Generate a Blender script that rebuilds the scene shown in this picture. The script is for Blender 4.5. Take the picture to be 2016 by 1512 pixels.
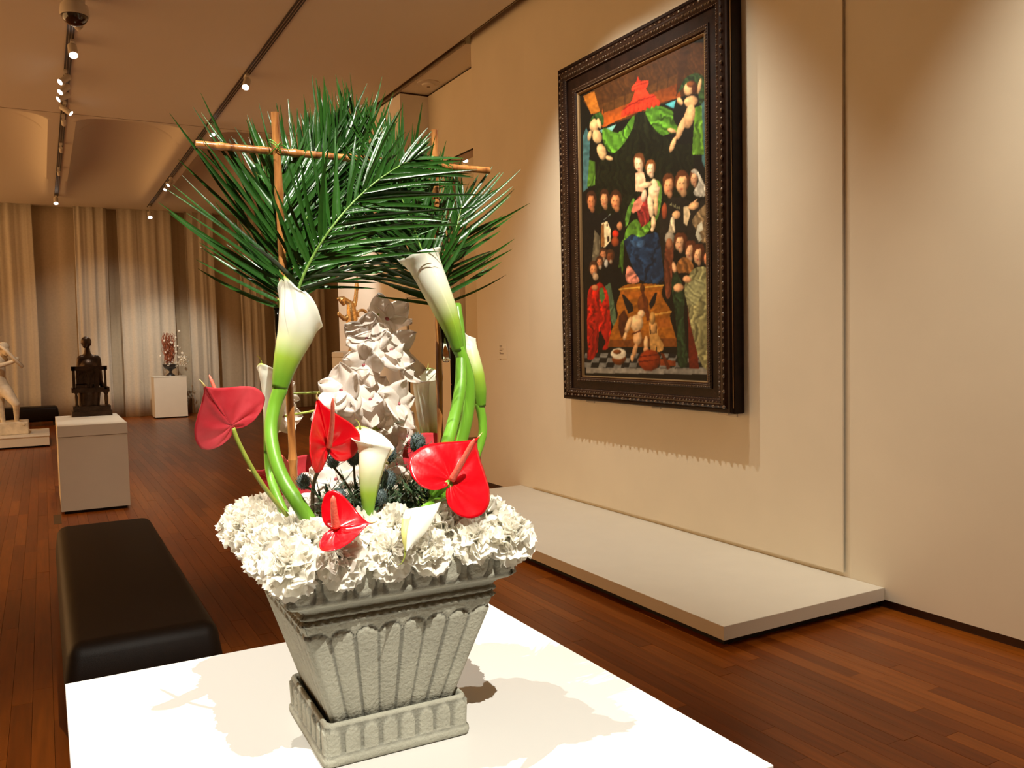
import bpy, bmesh, math, random
import numpy as np
from mathutils import Vector, Matrix, Quaternion
random.seed(7)
rng = np.random.RandomState(11)
for o in list(bpy.data.objects):
    bpy.data.objects.remove(o)
SC = bpy.context.scene
COL = SC.collection
PI = math.pi

# ---------------------------------------------------------------- camera
YAW, PITCH, ROLL, FPX = 0.504232077, -0.0522344384, -0.022067483, 1669.46446
CAMH = 1.6
def cam_axes():
    cy, sy, cp, sp = math.cos(YAW), math.sin(YAW), math.cos(PITCH), math.sin(PITCH)
    fwd = Vector((sy*cp, cy*cp, sp)); right = Vector((cy, -sy, 0)); up = right.cross(fwd)
    cr, sr = math.cos(ROLL), math.sin(ROLL)
    return cr*right+sr*up, -sr*right+cr*up, fwd
CR, CU, CF = cam_axes()
cd = bpy.data.cameras.new('camera'); cam = bpy.data.objects.new('camera', cd); COL.objects.link(cam)
cam.matrix_world = Matrix(((CR.x, CU.x, -CF.x, 0), (CR.y, CU.y, -CF.y, 0), (CR.z, CU.z, -CF.z, CAMH), (0, 0, 0, 1)))
cd.sensor_width = 36; cd.lens = 36*FPX/2016; cd.clip_start = 0.05; cd.clip_end = 200
SC.camera = cam
# measuring helper: photograph point -> room point on a plane of known distance
def ray(x, y): return CF+(x-1008)/FPX*CR-(y-756)/FPX*CU
def at(x, y, Y):
    d = ray(x, y); t = Y/d.y; return Vector((d.x*t, Y, CAMH+d.z*t))
def atz(x, y, Z):
    d = ray(x, y); t = (Z-CAMH)/d.z; return Vector((d.x*t, d.y*t, Z))
def atx(x, y, X):
    d = ray(x, y); t = X/d.x; return Vector((X, d.y*t, CAMH+d.z*t))

# ---------------------------------------------------------------- world, exposure, lights
SC.view_settings.view_transform = 'Standard'; SC.view_settings.look = 'None'
SC.view_settings.exposure = 0.0; SC.view_settings.gamma = 1.0; SC.view_settings.use_curve_mapping = False
w = bpy.data.worlds.new('world'); SC.world = w; w.use_nodes = True
bg = w.node_tree.nodes['Background']; bg.inputs[0].default_value = (1.0, 0.53, 0.20, 1); bg.inputs[1].default_value = 2.6

def spot(name, loc, target, power, color, size_deg, blend=0.3, radius=0.02):
    l = bpy.data.lights.new(name, 'SPOT'); l.energy = power; l.color = color
    l.spot_size = math.radians(size_deg); l.spot_blend = blend; l.shadow_soft_size = radius
    o = bpy.data.objects.new(name, l); COL.objects.link(o); o.location = loc
    o.rotation_euler = (Vector(target)-Vector(loc)).to_track_quat('-Z', 'Y').to_euler()
    return o
WARM = (1.0, 0.93, 0.79); WHITE = (1.0, 0.95, 0.83)
# flower table spots (ceiling tracks above and behind the camera)
spot('spot_lamp_front', (0.42, -0.95, 4.65), (0.5, 1.5, 1.25), 1223.51, WHITE, 34, 0.5, 0.006)
spot('spot_lamp_left', (-1.0, 1.5, 4.65), (0.5, 1.45, 1.2), 589.875, WHITE, 34, 0.5, 0.006)
spot('spot_lamp_behind', (-0.5, 3.5, 4.65), (0.5, 1.4, 1.2), 446.16, WHITE, 36, 0.5, 0.008)
# painting and wall spots
spot('spot_lamp_painting', (2.85, 4.72, 4.65), (4.18, 5.3, 1.5), 188.1, WARM, 92, 0.9, 0.02)
spot('spot_lamp_painting', (2.85, 5.75, 4.65), (4.18, 5.5, 1.5), 289.3, WARM, 92, 0.9, 0.02)
spot('spot_lamp_wall', (2.7, 1.5, 4.65), (4.2, 1.6, 1.9), 259.5, WARM, 72, 0.9, 0.02)
spot('spot_lamp_wall', (2.4, 0.2, 4.65), (4.2, 0.9, 1.9), 191.1, WARM, 80, 0.9, 0.02)
# gallery spots and added fill lamps further in
spot('spot_bronze_and_fill', (0.45, 10.0, 4.5), (0.45, 10.45, 1.0), 160.16, WARM, 40, 0.5)
spot('spot_bronze_and_fill', (1.6, 12.4, 4.5), (0.45, 10.45, 1.2), 125.84, WARM, 30, 0.5)
spot('spot_bronze_and_fill', (0.55, 6.6, 4.6), (0.42, 9.6, 0.5), 75, WARM, 26, 0.7)  # fill lamp added to brighten the long pedestal's front
spot('spot_lamp_marble', (-0.9, 13.4, 4.5), (-0.5, 16.1, 1.0), 242, WARM, 40, 0.6)
spot('spot_lamp_urn', (2.0, 17.5, 4.5), (2.5, 20.7, 1.2), 459.8, WARM, 50, 0.8)
spot('spot_lamp_curtain', (1.0, 18.5, 4.5), (1.4, 21.5, 0.6), 150, WARM, 80, 0.9)
spot('spot_gold_and_fill', (2.3, 8.8, 4.6), (3.6, 10.8, 1.6), 190, WHITE, 24, 0.5)  # added lamp without a fixture, whitens the gilded figure's pedestal
spot('spot_gold_and_fill', (2.7, 11.0, 4.5), (4.05, 12.5, 1.75), 368, WHITE, 50, 0.8)
spot('spot_lamp_floor', (0.3, 7.0, 4.6), (0.4, 7.6, 0.0), 171.6, WARM, 50, 0.8)
spot('spot_lamp_floor', (2.3, 8.6, 4.6), (1.8, 9.4, 0.0), 200.2, WARM, 60, 0.9)
spot('spot_lamp_next_room', (6.6, 12.5, 4.4), (7.2, 16.0, 1.5), 480, WARM, 80, 0.8)

# ---------------------------------------------------------------- materials
def nmat(name):
    m = bpy.data.materials.new(name); m.use_nodes = True
    return m, m.node_tree.nodes, m.node_tree.links, m.node_tree.nodes['Principled BSDF']
def mat(name, col, rough=0.6, metal=0.0, var=0.0, scale=8.0, bump=0.0, bscale=60.0, sss=0.0, coat=0.0, attr=None, emis=0, trans=0, stretch=None, col2=None, spec=0.5, transl=0.0):
    m, N, L, b = nmat(name)
    b.inputs['Roughness'].default_value = rough; b.inputs['Metallic'].default_value = metal
    b.inputs['Specular IOR Level'].default_value = spec
    c = (*col, 1)
    b.inputs['Base Color'].default_value = c
    tc = N.new('ShaderNodeTexCoord'); mp = N.new('ShaderNodeMapping'); L.new(tc.outputs['Object'], mp.inputs[0])
    if stretch: mp.inputs['Scale'].default_value = stretch
    src = None
    if attr:
        a = N.new('ShaderNodeVertexColor'); a.layer_name = attr; src = a.outputs['Color']
    if var > 0 or col2:
        n = N.new('ShaderNodeTexNoise'); n.inputs['Scale'].default_value = scale; n.inputs['Detail'].default_value = 5
        L.new(mp.outputs[0], n.inputs[0])
        mx = N.new('ShaderNodeMix'); mx.data_type = 'RGBA'
        r = N.new('ShaderNodeMapRange'); r.inputs[1].default_value = 0.3; r.inputs[2].default_value = 0.7
        L.new(n.outputs[0], r.inputs[0]); L.new(r.outputs[0], mx.inputs[0])
        if src:
            dk = N.new('ShaderNodeMix'); dk.data_type = 'RGBA'; dk.blend_type = 'MULTIPLY'; dk.inputs[0].default_value = 1
            L.new(src, dk.inputs[6]); k = 1-var; dk.inputs[7].default_value = (k, k, k, 1)
            L.new(dk.outputs[2], mx.inputs[6]); L.new(src, mx.inputs[7])
        else:
            c2 = col2 if col2 else tuple(min(1, x*(1+var)) for x in col)
            mx.inputs[6].default_value = (*[x*(1-var) for x in col], 1); mx.inputs[7].default_value = (*c2, 1)
        src = mx.outputs[2]
    if src: L.new(src, b.inputs['Base Color'])
    if bump > 0:
        n2 = N.new('ShaderNodeTexNoise'); n2.inputs['Scale'].default_value = bscale; n2.inputs['Detail'].default_value = 4
        L.new(mp.outputs[0], n2.inputs[0])
        bp = N.new('ShaderNodeBump'); bp.inputs['Strength'].default_value = bump; bp.inputs['Distance'].default_value = 0.01
        L.new(n2.outputs[0], bp.inputs['Height']); L.new(bp.outputs[0], b.inputs['Normal'])
    if sss > 0:
        b.inputs['Subsurface Weight'].default_value = sss; b.inputs['Subsurface Scale'].default_value = 0.01
    if coat > 0:
        b.inputs['Coat Weight'].default_value = coat; b.inputs['Coat Roughness'].default_value = 0.08
    if trans > 0: b.inputs['Transmission Weight'].default_value = trans
    if emis:
        b.inputs['Emission Color'].default_value = c; b.inputs['Emission Strength'].default_value = emis
    if transl > 0:
        out = N['Material Output']; t = N.new('ShaderNodeBsdfTranslucent'); ms = N.new('ShaderNodeMixShader')
        ms.inputs[0].default_value = transl
        if src: L.new(src, t.inputs[0])
        else: t.inputs[0].default_value = c
        L.new(b.outputs[0], ms.inputs[1]); L.new(t.outputs[0], ms.inputs[2]); L.new(ms.outputs[0], out.inputs['Surface'])
    return m
M = {}
M['wall'] = mat('wall_paint', (0.77, 0.71, 0.565), 0.75, var=0.03, scale=2, bump=0.04, bscale=200)
M['wall_white'] = mat('white_wall_paint', (0.86, 0.82, 0.74), 0.6, bump=0.03, bscale=200)
M['ceiling'] = mat('ceiling_paint', (0.74, 0.68, 0.56), 0.85, bump=0.03, bscale=150)
M['plinth'] = mat('plinth_white', (0.71, 0.665, 0.565), 0.45, var=0.02, scale=5, bump=0.02)
M['table'] = mat('gloss_white', (0.66, 0.65, 0.62), 0.32, bump=0.015, bscale=300)
M['dark'] = mat('black_reveal', (0.012, 0.009, 0.006), 0.8, bump=0.01)
M['brown_reveal'] = mat('brown_baseboard', (0.045, 0.016, 0.009), 0.5, var=0.2)
M['track'] = mat('track_bronze', (0.035, 0.022, 0.014), 0.5, var=0.1)
M['track_rail'] = mat('track_rail', (0.3, 0.24, 0.17), 0.4, var=0.1)
M['fixture'] = mat('fixture_white', (0.62, 0.56, 0.46), 0.4, bump=0.01)
M['lens'] = mat('lamp_lens', (1.0, 0.93, 0.8), 0.3, emis=12)
M['smoke'] = mat('dome_smoked', (0.03, 0.02, 0.016), 0.1, coat=0.5, bump=0.01)
M['curtain'] = mat('sheer_curtain', (0.70, 0.64, 0.53), 0.9, var=0.05, scale=30, bump=0.1, bscale=400, transl=0.25)
M['curtain_back'] = mat('curtain_back', (0.50, 0.41, 0.29), 0.9, var=0.05, scale=20, bump=0.1, bscale=400)
M['leather'] = mat('bench_leather', (0.008, 0.004, 0.002), 0.5, spec=0.14, var=0.15, scale=20, bump=0.12, bscale=350)
M['bronze'] = mat('bronze_dark', (0.05, 0.03, 0.018), 0.36, metal=0.75, var=0.4, scale=14, bump=0.3, bscale=60)
M['gold'] = mat('gilded_wood', (0.85, 0.5, 0.14), 0.32, metal=0.85, var=0.3, scale=40, bump=0.4, bscale=90, col2=(0.95, 0.72, 0.38))
M['marble'] = mat('old_marble', (0.66, 0.58, 0.44), 0.5, var=0.22, scale=9, bump=0.15, bscale=50)
M['concrete'] = mat('cast_stone', (0.56, 0.55, 0.46), 0.85, attr='col', var=0.16, scale=22, bump=0.35, bscale=160)
M['canvas'] = mat('painted_canvas', (0.5, 0.4, 0.3), 0.5, attr='col', spec=0.2, bump=0.05, bscale=120)
M['frame'] = mat('dark_walnut_frame', (0.012, 0.004, 0.002), 0.45, var=0.5, scale=14, bump=0.06, bscale=80, spec=0.2)
M['frame_carved'] = mat('carved_walnut', (0.022, 0.009, 0.005), 0.3, var=0.3, scale=20, coat=0.08, spec=0.25)
M['bead'] = mat('polished_bead', (0.13, 0.08, 0.05), 0.14, coat=1.0, bump=0.01)
M['gilt_edge'] = mat('gilt_edge', (0.35, 0.22, 0.1), 0.35, metal=0.5)
M['print'] = mat('label_print', (0.1, 0.06, 0.03), 0.8, bump=0.01)
M['red'] = mat('anthurium_red', (0.66, 0.001, 0.008), 0.3, var=0.12, scale=9, spec=0.3, coat=0.8, bump=0.28, bscale=16, transl=0.12)
M['red_back'] = mat('anthurium_back', (0.72, 0.03, 0.05), 0.5, var=0.15, scale=20, bump=0.1, bscale=30, col2=(0.78, 0.10, 0.12), transl=0.3)
M['spadix'] = mat('spadix_coral', (0.85, 0.16, 0.10), 0.4, var=0.1, bump=0.2, bscale=300)
M['calla'] = mat('calla_spathe', (0.9, 0.88, 0.75), 0.42, attr='col', sss=0.12, bump=0.06, bscale=40, transl=0.22)
M['stem'] = mat('green_stem', (0.15, 0.36, 0.025), 0.38, var=0.25, scale=25, bump=0.08, bscale=80, stretch=(1, 1, 0.15))
M['stem_olive'] = mat('olive_stem', (0.30, 0.36, 0.05), 0.45, var=0.2, scale=30, bump=0.08)
M['stem_brown'] = mat('brown_stem', (0.10, 0.06, 0.025), 0.5, var=0.2, scale=30, bump=0.08)
M['carnation'] = mat('carnation_petal', (0.95, 0.92, 0.83), 0.65, var=0.02, scale=40, bump=0.08, bscale=90, transl=0.35)
M['calyx'] = mat('calyx_green', (0.12, 0.2, 0.05), 0.6, var=0.2)
M['orchid'] = mat('orchid_petal', (0.93, 0.86, 0.78), 0.5, var=0.06, scale=30, bump=0.12, bscale=60, transl=0.35, col2=(0.94, 0.84, 0.76))
M['orchid_heart'] = mat('orchid_heart', (0.35, 0.08, 0.09), 0.5, var=0.4, scale=200, bump=0.1)
M['leaf'] = mat('palm_leaflet', (0.011, 0.056, 0.007), 0.32, var=0.35, scale=12, bump=0.10, bscale=200, coat=0.12, col2=(0.032, 0.125, 0.014), stretch=(1, 1, 0.3))
M['rachis'] = mat('palm_rachis', (0.20, 0.36, 0.07), 0.4, var=0.2, scale=30, bump=0.08)
M['thistle'] = mat('thistle_head', (0.07, 0.10, 0.10), 0.55, var=0.4, scale=200, bump=0.2)
M['thistle_leaf'] = mat('thistle_leaf', (0.028, 0.06, 0.022), 0.5, var=0.4, scale=40, bump=0.1)
M['bamboo'] = mat('bamboo_cane', (0.30, 0.085, 0.02), 0.3, var=0.5, scale=14, bump=0.08, bscale=40, coat=0.35, col2=(0.62, 0.26, 0.07), stretch=(6, 6, 1))
M['wire'] = mat('green_wire', (0.1, 0.35, 0.04), 0.35, metal=0.3, bump=0.05)
M['glass'] = mat('clear_glass', (0.95, 1.0, 0.93), 0.03, trans=1.0)
M['soil'] = mat('moss_soil', (0.03, 0.035, 0.015), 0.95, var=0.4, scale=30, bump=0.5)
M['cloth_black'] = mat('black_cloth', (0.010, 0.009, 0.009), 0.85, var=0.2, bump=0.1)
M['skin'] = mat('skin', (0.55, 0.32, 0.2), 0.5, var=0.08, scale=15, bump=0.03)
M['hair'] = mat('hair', (0.03, 0.018, 0.01), 0.5, var=0.3, bump=0.2)
M['copper_twig'] = mat('copper_twigs', (0.35, 0.10, 0.04), 0.5, var=0.4, scale=40, bump=0.1)
M['urn'] = mat('urn_black', (0.02, 0.015, 0.012), 0.3, var=0.2, bump=0.05)
M['outlet'] = mat('floor_box', (0.07, 0.035, 0.015), 0.4, metal=0.4, var=0.1)

def plank_mat(name, per_island):
    m, N, L, b = nmat(name)
    tc = N.new('ShaderNodeTexCoord'); geo = N.new('ShaderNodeNewGeometry'); oi = N.new('ShaderNodeObjectInfo')
    rnd = geo.outputs['Random Per Island'] if per_island else oi.outputs['Random']
    mp = N.new('ShaderNodeMapping'); mp.inputs['Scale'].default_value = (26, 1.6, 26)
    cv = N.new('ShaderNodeVectorMath'); cv.operation = 'ADD'
    cb = N.new('ShaderNodeCombineXYZ'); mu = N.new('ShaderNodeMath'); mu.operation = 'MULTIPLY'; mu.inputs[1].default_value = 37
    L.new(rnd, mu.inputs[0]); L.new(mu.outputs[0], cb.inputs[0]); L.new(mu.outputs[0], cb.inputs[1])
    L.new(geo.outputs['Position'], cv.inputs[0]); L.new(cb.outputs[0], cv.inputs[1]); L.new(cv.outputs[0], mp.inputs[0])
    n = N.new('ShaderNodeTexNoise'); n.inputs['Scale'].default_value = 1.6; n.inputs['Detail'].default_value = 6
    L.new(mp.outputs[0], n.inputs[0])
    r1 = N.new('ShaderNodeValToRGB'); e = r1.color_ramp.elements
    e[0].position = 0.0; e[0].color = (0.15, 0.032, 0.002, 1); e[1].position = 1.0; e[1].color = (0.255, 0.066, 0.006, 1)
    k = r1.color_ramp.elements.new(0.5); k.color = (0.195, 0.045, 0.003, 1)
    L.new(rnd, r1.inputs[0])
    mr = N.new('ShaderNodeMapRange'); mr.inputs[1].default_value = 0.3; mr.inputs[2].default_value = 0.7; mr.inputs[3].default_value = 0.78; mr.inputs[4].default_value = 1.18
    L.new(n.outputs[0], mr.inputs[0])
    mx = N.new('ShaderNodeVectorMath'); mx.operation = 'SCALE'; L.new(r1.outputs[0], mx.inputs[0]); L.new(mr.outputs[0], mx.inputs['Scale'])
    L.new(mx.outputs[0], b.inputs['Base Color']); b.inputs['Roughness'].default_value = 0.30
    b.inputs['Specular IOR Level'].default_value = 0.2
    bp = N.new('ShaderNodeBump'); bp.inputs['Strength'].default_value = 0.05; bp.inputs['Distance'].default_value = 0.002
    L.new(n.outputs[0], bp.inputs['Height']); L.new(bp.outputs[0], b.inputs['Normal'])
    return m
M['plank'] = plank_mat('oak_plank', False); M['planks'] = plank_mat('oak_planks_far', True)

# ---------------------------------------------------------------- building helpers
ORG = {}
def reg(o, org): ORG[o.name] = Vector(org); return o
def thing(name, label, cat, loc=(0, 0, 0), group=None):
    o = bpy.data.objects.new(name, None); COL.objects.link(o); o.location = loc
    o.empty_display_size = 0.1; o['label'] = label; o['category'] = cat
    if group: o['group'] = group
    return reg(o, loc)
def tag(o, label, cat, group=None):
    o['label'] = label; o['category'] = cat
    if group: o['group'] = group
    return o
class MB:
    def __init__(s): s.v = []; s.f = []; s.c = []
    def add(s, vs, fs, col=None):
        n = len(s.v); s.v.extend([tuple(v) for v in vs]); s.f.extend([tuple(i+n for i in f) for f in fs])
        if col is not None: s.c.extend(col if isinstance(col, list) else [col]*len(vs))
        return s
    def box(s, x0, x1, y0, y1, z0, z1, R=None, c=None):
        vs = [Vector(p) for p in ((x0, y0, z0), (x1, y0, z0), (x1, y1, z0), (x0, y1, z0), (x0, y0, z1), (x1, y0, z1), (x1, y1, z1), (x0, y1, z1))]
        if R is not None: vs = [R @ v for v in vs]
        return s.add(vs, [(0, 3, 2, 1), (4, 5, 6, 7), (0, 1, 5, 4), (1, 2, 6, 5), (2, 3, 7, 6), (3, 0, 4, 7)], c)
    def tube(s, pts, rad, n=10, cap=True, cols=None, squash=None):
        pts = [Vector(p) for p in pts]; m = len(pts)
        if not isinstance(rad, (list, tuple)): rad = [rad]*m
        vs = []; cs = []; prev = None
        for i, p in enumerate(pts):
            t = (pts[min(i+1, m-1)]-pts[max(i-1, 0)])
            t = t.normalized() if t.length > 1e-9 else Vector((0, 0, 1))
            if prev is None:
                a = Vector((1, 0, 0)) if abs(t.x) < 0.9 else Vector((0, 1, 0)); u = (a-t*a.dot(t)).normalized()
            else: u = (prev-t*prev.dot(t)).normalized()
            prev = u; w_ = t.cross(u)
            for k in range(n):
                th = 2*PI*k/n; vs.append(p+(u*math.cos(th)+w_*math.sin(th)*(squash or 1))*rad[i])
                if cols: cs.append(cols[i])
        fs = [(i*n+k, i*n+(k+1) % n, (i+1)*n+(k+1) % n, (i+1)*n+k) for i in range(m-1) for k in range(n)]
        if cap: fs += [tuple(reversed(range(n))), tuple((m-1)*n+k for k in range(n))]
        return s.add(vs, fs, cs if cols else None)
    def lathe(s, prof, org=(0, 0, 0), n=24, axis=None, c=None):
        q = Vector((0, 0, 1)).rotation_difference(Vector(axis).normalized()) if axis else Quaternion()
        vs = [Vector(org)+q @ Vector((r*math.cos(2*PI*k/n), r*math.sin(2*PI*k/n), z)) for r, z in prof for k in range(n)]
        m = len(prof)
        fs = [(i*n+k, i*n+(k+1) % n, (i+1)*n+(k+1) % n, (i+1)*n+k) for i in range(m-1) for k in range(n)]
        fs += [tuple(reversed(range(n))), tuple((m-1)*n+k for k in range(n))]
        return s.add(vs, fs, c)
    def grid(s, P, nu, nv, col=None, closed=False):
        vs = []; cs = []
        for i in range(nu):
            for j in range(nv):
                r = P(i/(nu-1), j/(nv-1))
                if isinstance(r, tuple) and len(r) == 2: vs.append(r[0]); cs.append(r[1])
                else: vs.append(r)
        fs = [(i*nv+j, (i+1)*nv+j, (i+1)*nv+j+1, i*nv+j+1) for i in range(nu-1) for j in range(nv-1)]
        return s.add(vs, fs, cs if cs else col)
    def build(s, name, m, parent=None, smooth=True, org=None, auto=None):
        o0 = ORG[parent.name] if parent is not None else Vector(org if org else (0, 0, 0))
        me = bpy.data.meshes.new(name)
        me.from_pydata([tuple(Vector(v)-o0) for v in s.v], [], s.f)
        mm = m if isinstance(m, bpy.types.Material) else M[m]
        me.materials.append(mm)
        if s.c and len(s.c) == len(s.v):
            a = me.color_attributes.new('col', 'FLOAT_COLOR', 'POINT')
            a.data.foreach_set('color', np.array([(*c, 1) for c in s.c], dtype=np.float32).ravel())
        if smooth:
            me.polygons.foreach_set('use_smooth', [True]*len(me.polygons))
            if auto: me.set_sharp_from_angle(angle=math.radians(auto))
        me.update()
        o = bpy.data.objects.new(name, me); COL.objects.link(o)
        if parent is not None: o.parent = parent
        else: o.location = o0
        return reg(o, o0)
def bevel(o, w_=0.004, seg=2):
    b = o.modifiers.new('bevel', 'BEVEL'); b.width = w_; b.segments = seg; b.limit_method = 'ANGLE'; b.angle_limit = math.radians(40)
    return o
def solid(o, t, off=0):
    b = o.modifiers.new('solidify', 'SOLIDIFY'); b.thickness = t; b.offset = off; return o
def subsurf(o, n=1):
    b = o.modifiers.new('subdivision', 'SUBSURF'); b.levels = n; b.render_levels = n; return o
def struct(o): o['kind'] = 'structure'; return o
def blob(name, segs, m, parent, vox, smooth=6):
    """one continuous surface grown from tapered limbs (p0, p1, r0, r1)"""
    b = MB()
    for s in segs:
        p0, p1, r0, r1 = Vector(s[0]), Vector(s[1]), s[2], s[3]
        d = p1-p0; L = d.length; dn = d.normalized() if L > 1e-6 else Vector((0, 0, 1))
        pts = []; rr = []
        for k in range(5): a = -PI/2+k*PI/8*0.98; pts.append(p0+dn*r0*math.sin(a)); rr.append(max(r0*math.cos(a), r0*0.06))
        for k in range(5): a = k*PI/8*0.98; pts.append(p1+dn*r1*math.sin(a)); rr.append(max(r1*math.cos(a), r1*0.06))
        b.tube(pts, rr, 12)
    o = b.build(name, m, parent)
    r = o.modifiers.new('remesh', 'REMESH'); r.mode = 'VOXEL'; r.voxel_size = vox; r.use_smooth_shade = True
    if smooth: q = o.modifiers.new('smooth', 'SMOOTH'); q.factor = 0.5; q.iterations = smooth
    return o
def spline(pts, n):
    pts = [Vector(p) for p in pts]; P = [2*pts[0]-pts[1]]+pts+[2*pts[-1]-pts[-2]]; out = []
    m = len(pts)-1
    for i in range(n):
        t = i/(n-1)*m; k = min(int(t), m-1); u = t-k; a, b, c, d = P[k:k+4]
        out.append(0.5*((2*b)+(c-a)*u+(2*a-5*b+4*c-d)*u*u+(3*b-a-3*c+d)*u**3))
    return out
def interp(xs, ys, x): return float(np.interp(x, xs, ys))
def copy_tree(o, parent=None):
    c = o.copy(); COL.objects.link(c)
    if parent is not None: c.parent = parent
    ORG[c.name] = ORG.get(o.name, Vector())
    for ch in [x for x in o.children]: copy_tree(ch, c)
    return c

# ================================================================ SETTING
C = 4.8
# floor: subfloor + planks running along the room
fl = struct(MB().box(-7, 13, -4, 22.2, -0.06, -0.012).build('floor', 'dark', smooth=False))
PW = 0.083
def plank_mesh(L):
    b = MB(); g = 0.0007; t = 0.010; h = PW/2-g
    b.add([(-h, g, 0), (h, g, 0), (h, L-g, 0), (-h, L-g, 0), (-h-g*.4, 0, -t), (h+g*.4, 0, -t), (h+g*.4, L, -t), (-h-g*.4, L, -t)],
          [(0, 1, 2, 3), (0, 4, 5, 1), (1, 5, 6, 2), (2, 6, 7, 3), (3, 7, 4, 0)])
    return b
lens_ = [0.9, 1.2, 1.5, 1.8]
pms = []
for L_ in lens_:
    o_ = plank_mesh(L_).build('plank', 'plank', fl, smooth=False); pms.append(o_.data); bpy.data.objects.remove(o_)
allp = []
nx = int(20/PW)
for i in range(nx):
    x = -7+(i+0.5)*PW; y = -4+random.uniform(0, 1.5)
    while y < 22.1:
        k = random.randrange(4); L_ = lens_[k]
        c_ = Vector((x, y+L_/2, 0)); q = c_-Vector((0, 0, CAMH)); dpt = q.dot(CF); sc = 0
        if dpt > 0.8:
            u = 1008+FPX*q.dot(CR)/dpt; v = 756-FPX*q.dot(CU)/dpt
            if -150 < u < 2200 and v < 1640 and not (x < 4.6 and x > 4.2 and y < 8.3) and x < 4.25:
                sc = 1/dpt
                if 150 < u < 1000 and v > 1330: sc = 0
                if 480 < u < 1000 and v > 1050: sc *= 0.3
        allp.append((sc, x, y, k, L_)); y += L_
allp.sort(reverse=True)
far = MB()
for n_, (sc, x, y, k, L_) in enumerate(allp):
    if n_ < 299:
        o_ = bpy.data.objects.new('plank', pms[k]); COL.objects.link(o_); o_.parent = fl; o_.location = (x, y, random.uniform(-0.0004, 0.0004))
    else:
        pm = plank_mesh(L_); far.add([(a+x, b+y, c) for a, b, c in pm.v], pm.f)
fo = far.build('plank_field', 'planks', fl, smooth=False); fo['kind'] = 'stuff'

# ceiling with recessed coffers behind
def ceil_z(x, y):
    if y < 13.2: return C
    best = 0
    for x0, x1 in ((-5.3, -3.6), (-3.42, -1.68), (-1.49, 0.20), (0.56, 2.02), (2.42, 3.86)):
        r = 0.42; y0, y1 = 13.24, 20.6
        dx = max(x0+r-x, x-(x1-r)); dy = max(y0+r-y, y-(y1-r))
        if x0 < x < x1 and y0 < y < y1:
            d = r-math.hypot(max(dx, 0), max(dy, 0)) if (dx > 0 or dy > 0) else r-max(dx, dy)
            if d > 0: best = max(best, 0.30*(1-math.exp(-d/0.22))*min(1, (y1-y)/3.0))
    return C+best
cb = MB()
cb.add([(-7, -4, C), (4.06, -4, C), (4.06, 13.2, C), (-7, 13.2, C)], [(0, 3, 2, 1)])
xs = np.arange(-6, 4.0601, 0.05); ys = np.concatenate([np.arange(13.2, 14.4, 0.03), np.arange(14.4, 22.1, 0.15)])
cb.grid(lambda u, v: Vector((-6+u*10.06, ys[int(round(v*(len(ys)-1)))], ceil_z(-6+u*10.06, ys[int(round(v*(len(ys)-1)))]))), 202, len(ys))
cb.add([(-7, 13.2, C), (-6, 13.2, C), (-6, 22, C), (-7, 22, C)], [(0, 3, 2, 1)])
cb.add([(4.06, 13.2, C), (13, 13.2, C), (13, 22, C), (4.06, 22, C)], [(0, 3, 2, 1)])
cb.box(-7, 13, -4, 22, C+0.62, C+0.66)
cb.add([(4.14, 8.37, C), (13, 8.37, C), (13, 13.2, C), (4.14, 13.2, C)], [(0, 3, 2, 1)])
cb.box(4.055, 4.06, -4, 13.2, C, C+0.12)
struct(cb.build('ceiling', 'ceiling', smooth=True, auto=40))
struct(MB().box(4.06, 4.21, -4, 13.2, C+0.1, C+0.14).build('trim_1', 'dark', smooth=False))
struct(MB().box(4.094, 4.104, -4, 8.37, C+0.02, C+0.04).box(4.13, 4.14, 8.37, 13.2, C-0.005, C+0.1).build('trim_2', 'track_rail', smooth=False))
struct(MB().box(-7, 4.06, 13.12, 13.128, C-0.004, C+0.0).build('trim_3', 'track_rail', smooth=False))

# right wall
struct(MB().box(4.2, 4.5, -4, 8.37, 0.05, C+0.1).build('wall_right', 'wall', smooth=False))
struct(MB().box(4.215, 4.48, -4, 8.35, 0, 0.05).build('baseboard_right', 'brown_reveal', smooth=False))
# header wall over the passage, set back
hz = 3.86
struct(MB().box(4.53, 4.75, 8.37, 10.30, hz, C-0.02).build('wall_header', 'wall', smooth=False))
struct(MB().box(4.54, 4.74, 8.37, 10.30, C-0.02, C).box(4.53, 4.545, 8.38, 10.30, hz-0.012, hz).build('trim_4', 'dark', smooth=False))
# wall block further in, with a flush door in its near face
struct(MB().box(4.14, 4.75, 10.30, 13.14, 0.05, C-0.025).build('wall_block', 'wall_white', smooth=False))
struct(MB().box(4.16, 4.73, 10.32, 13.12, 0, 0.05).box(4.16, 4.73, 10.32, 13.12, C-0.03, C).build('baseboard_block', 'brown_reveal', smooth=False))
dr = MB().box(4.165, 4.53, 10.285, 10.30, 0.05, 2.16).build('door_1', 'wall', smooth=False); struct(dr)
MB().box(4.155, 4.165, 10.29, 10.302, 0.05, 2.17).box(4.155, 4.54, 10.29, 10.302, 2.16, 2.172).build('door_seam', 'dark', dr, smooth=False)
# room beyond the passage
pa = at(919, 700, 12.6).x
struct(MB().box(pa, pa+1.4, 12.6, 12.8, 0.0, C).build('wall_pier', 'wall', smooth=False))
p0 = at(893, 700, 16.5); p1 = at(921, 700, 16.5)
struct(MB().box(at(840, 700, 16.5).x, at(935, 700, 16.5).x, 16.5, 16.7, 0, 4.0).build('wall_next_room', 'wall_white', smooth=False))
struct(MB().box(12.8, 13.0, 5, 22, 0, C).build('wall_far_right', 'wall', smooth=False))
struct(MB().box(-7, 13, 21.95, 22.1, 0, C).build('wall_back', 'wall', smooth=False))

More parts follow.
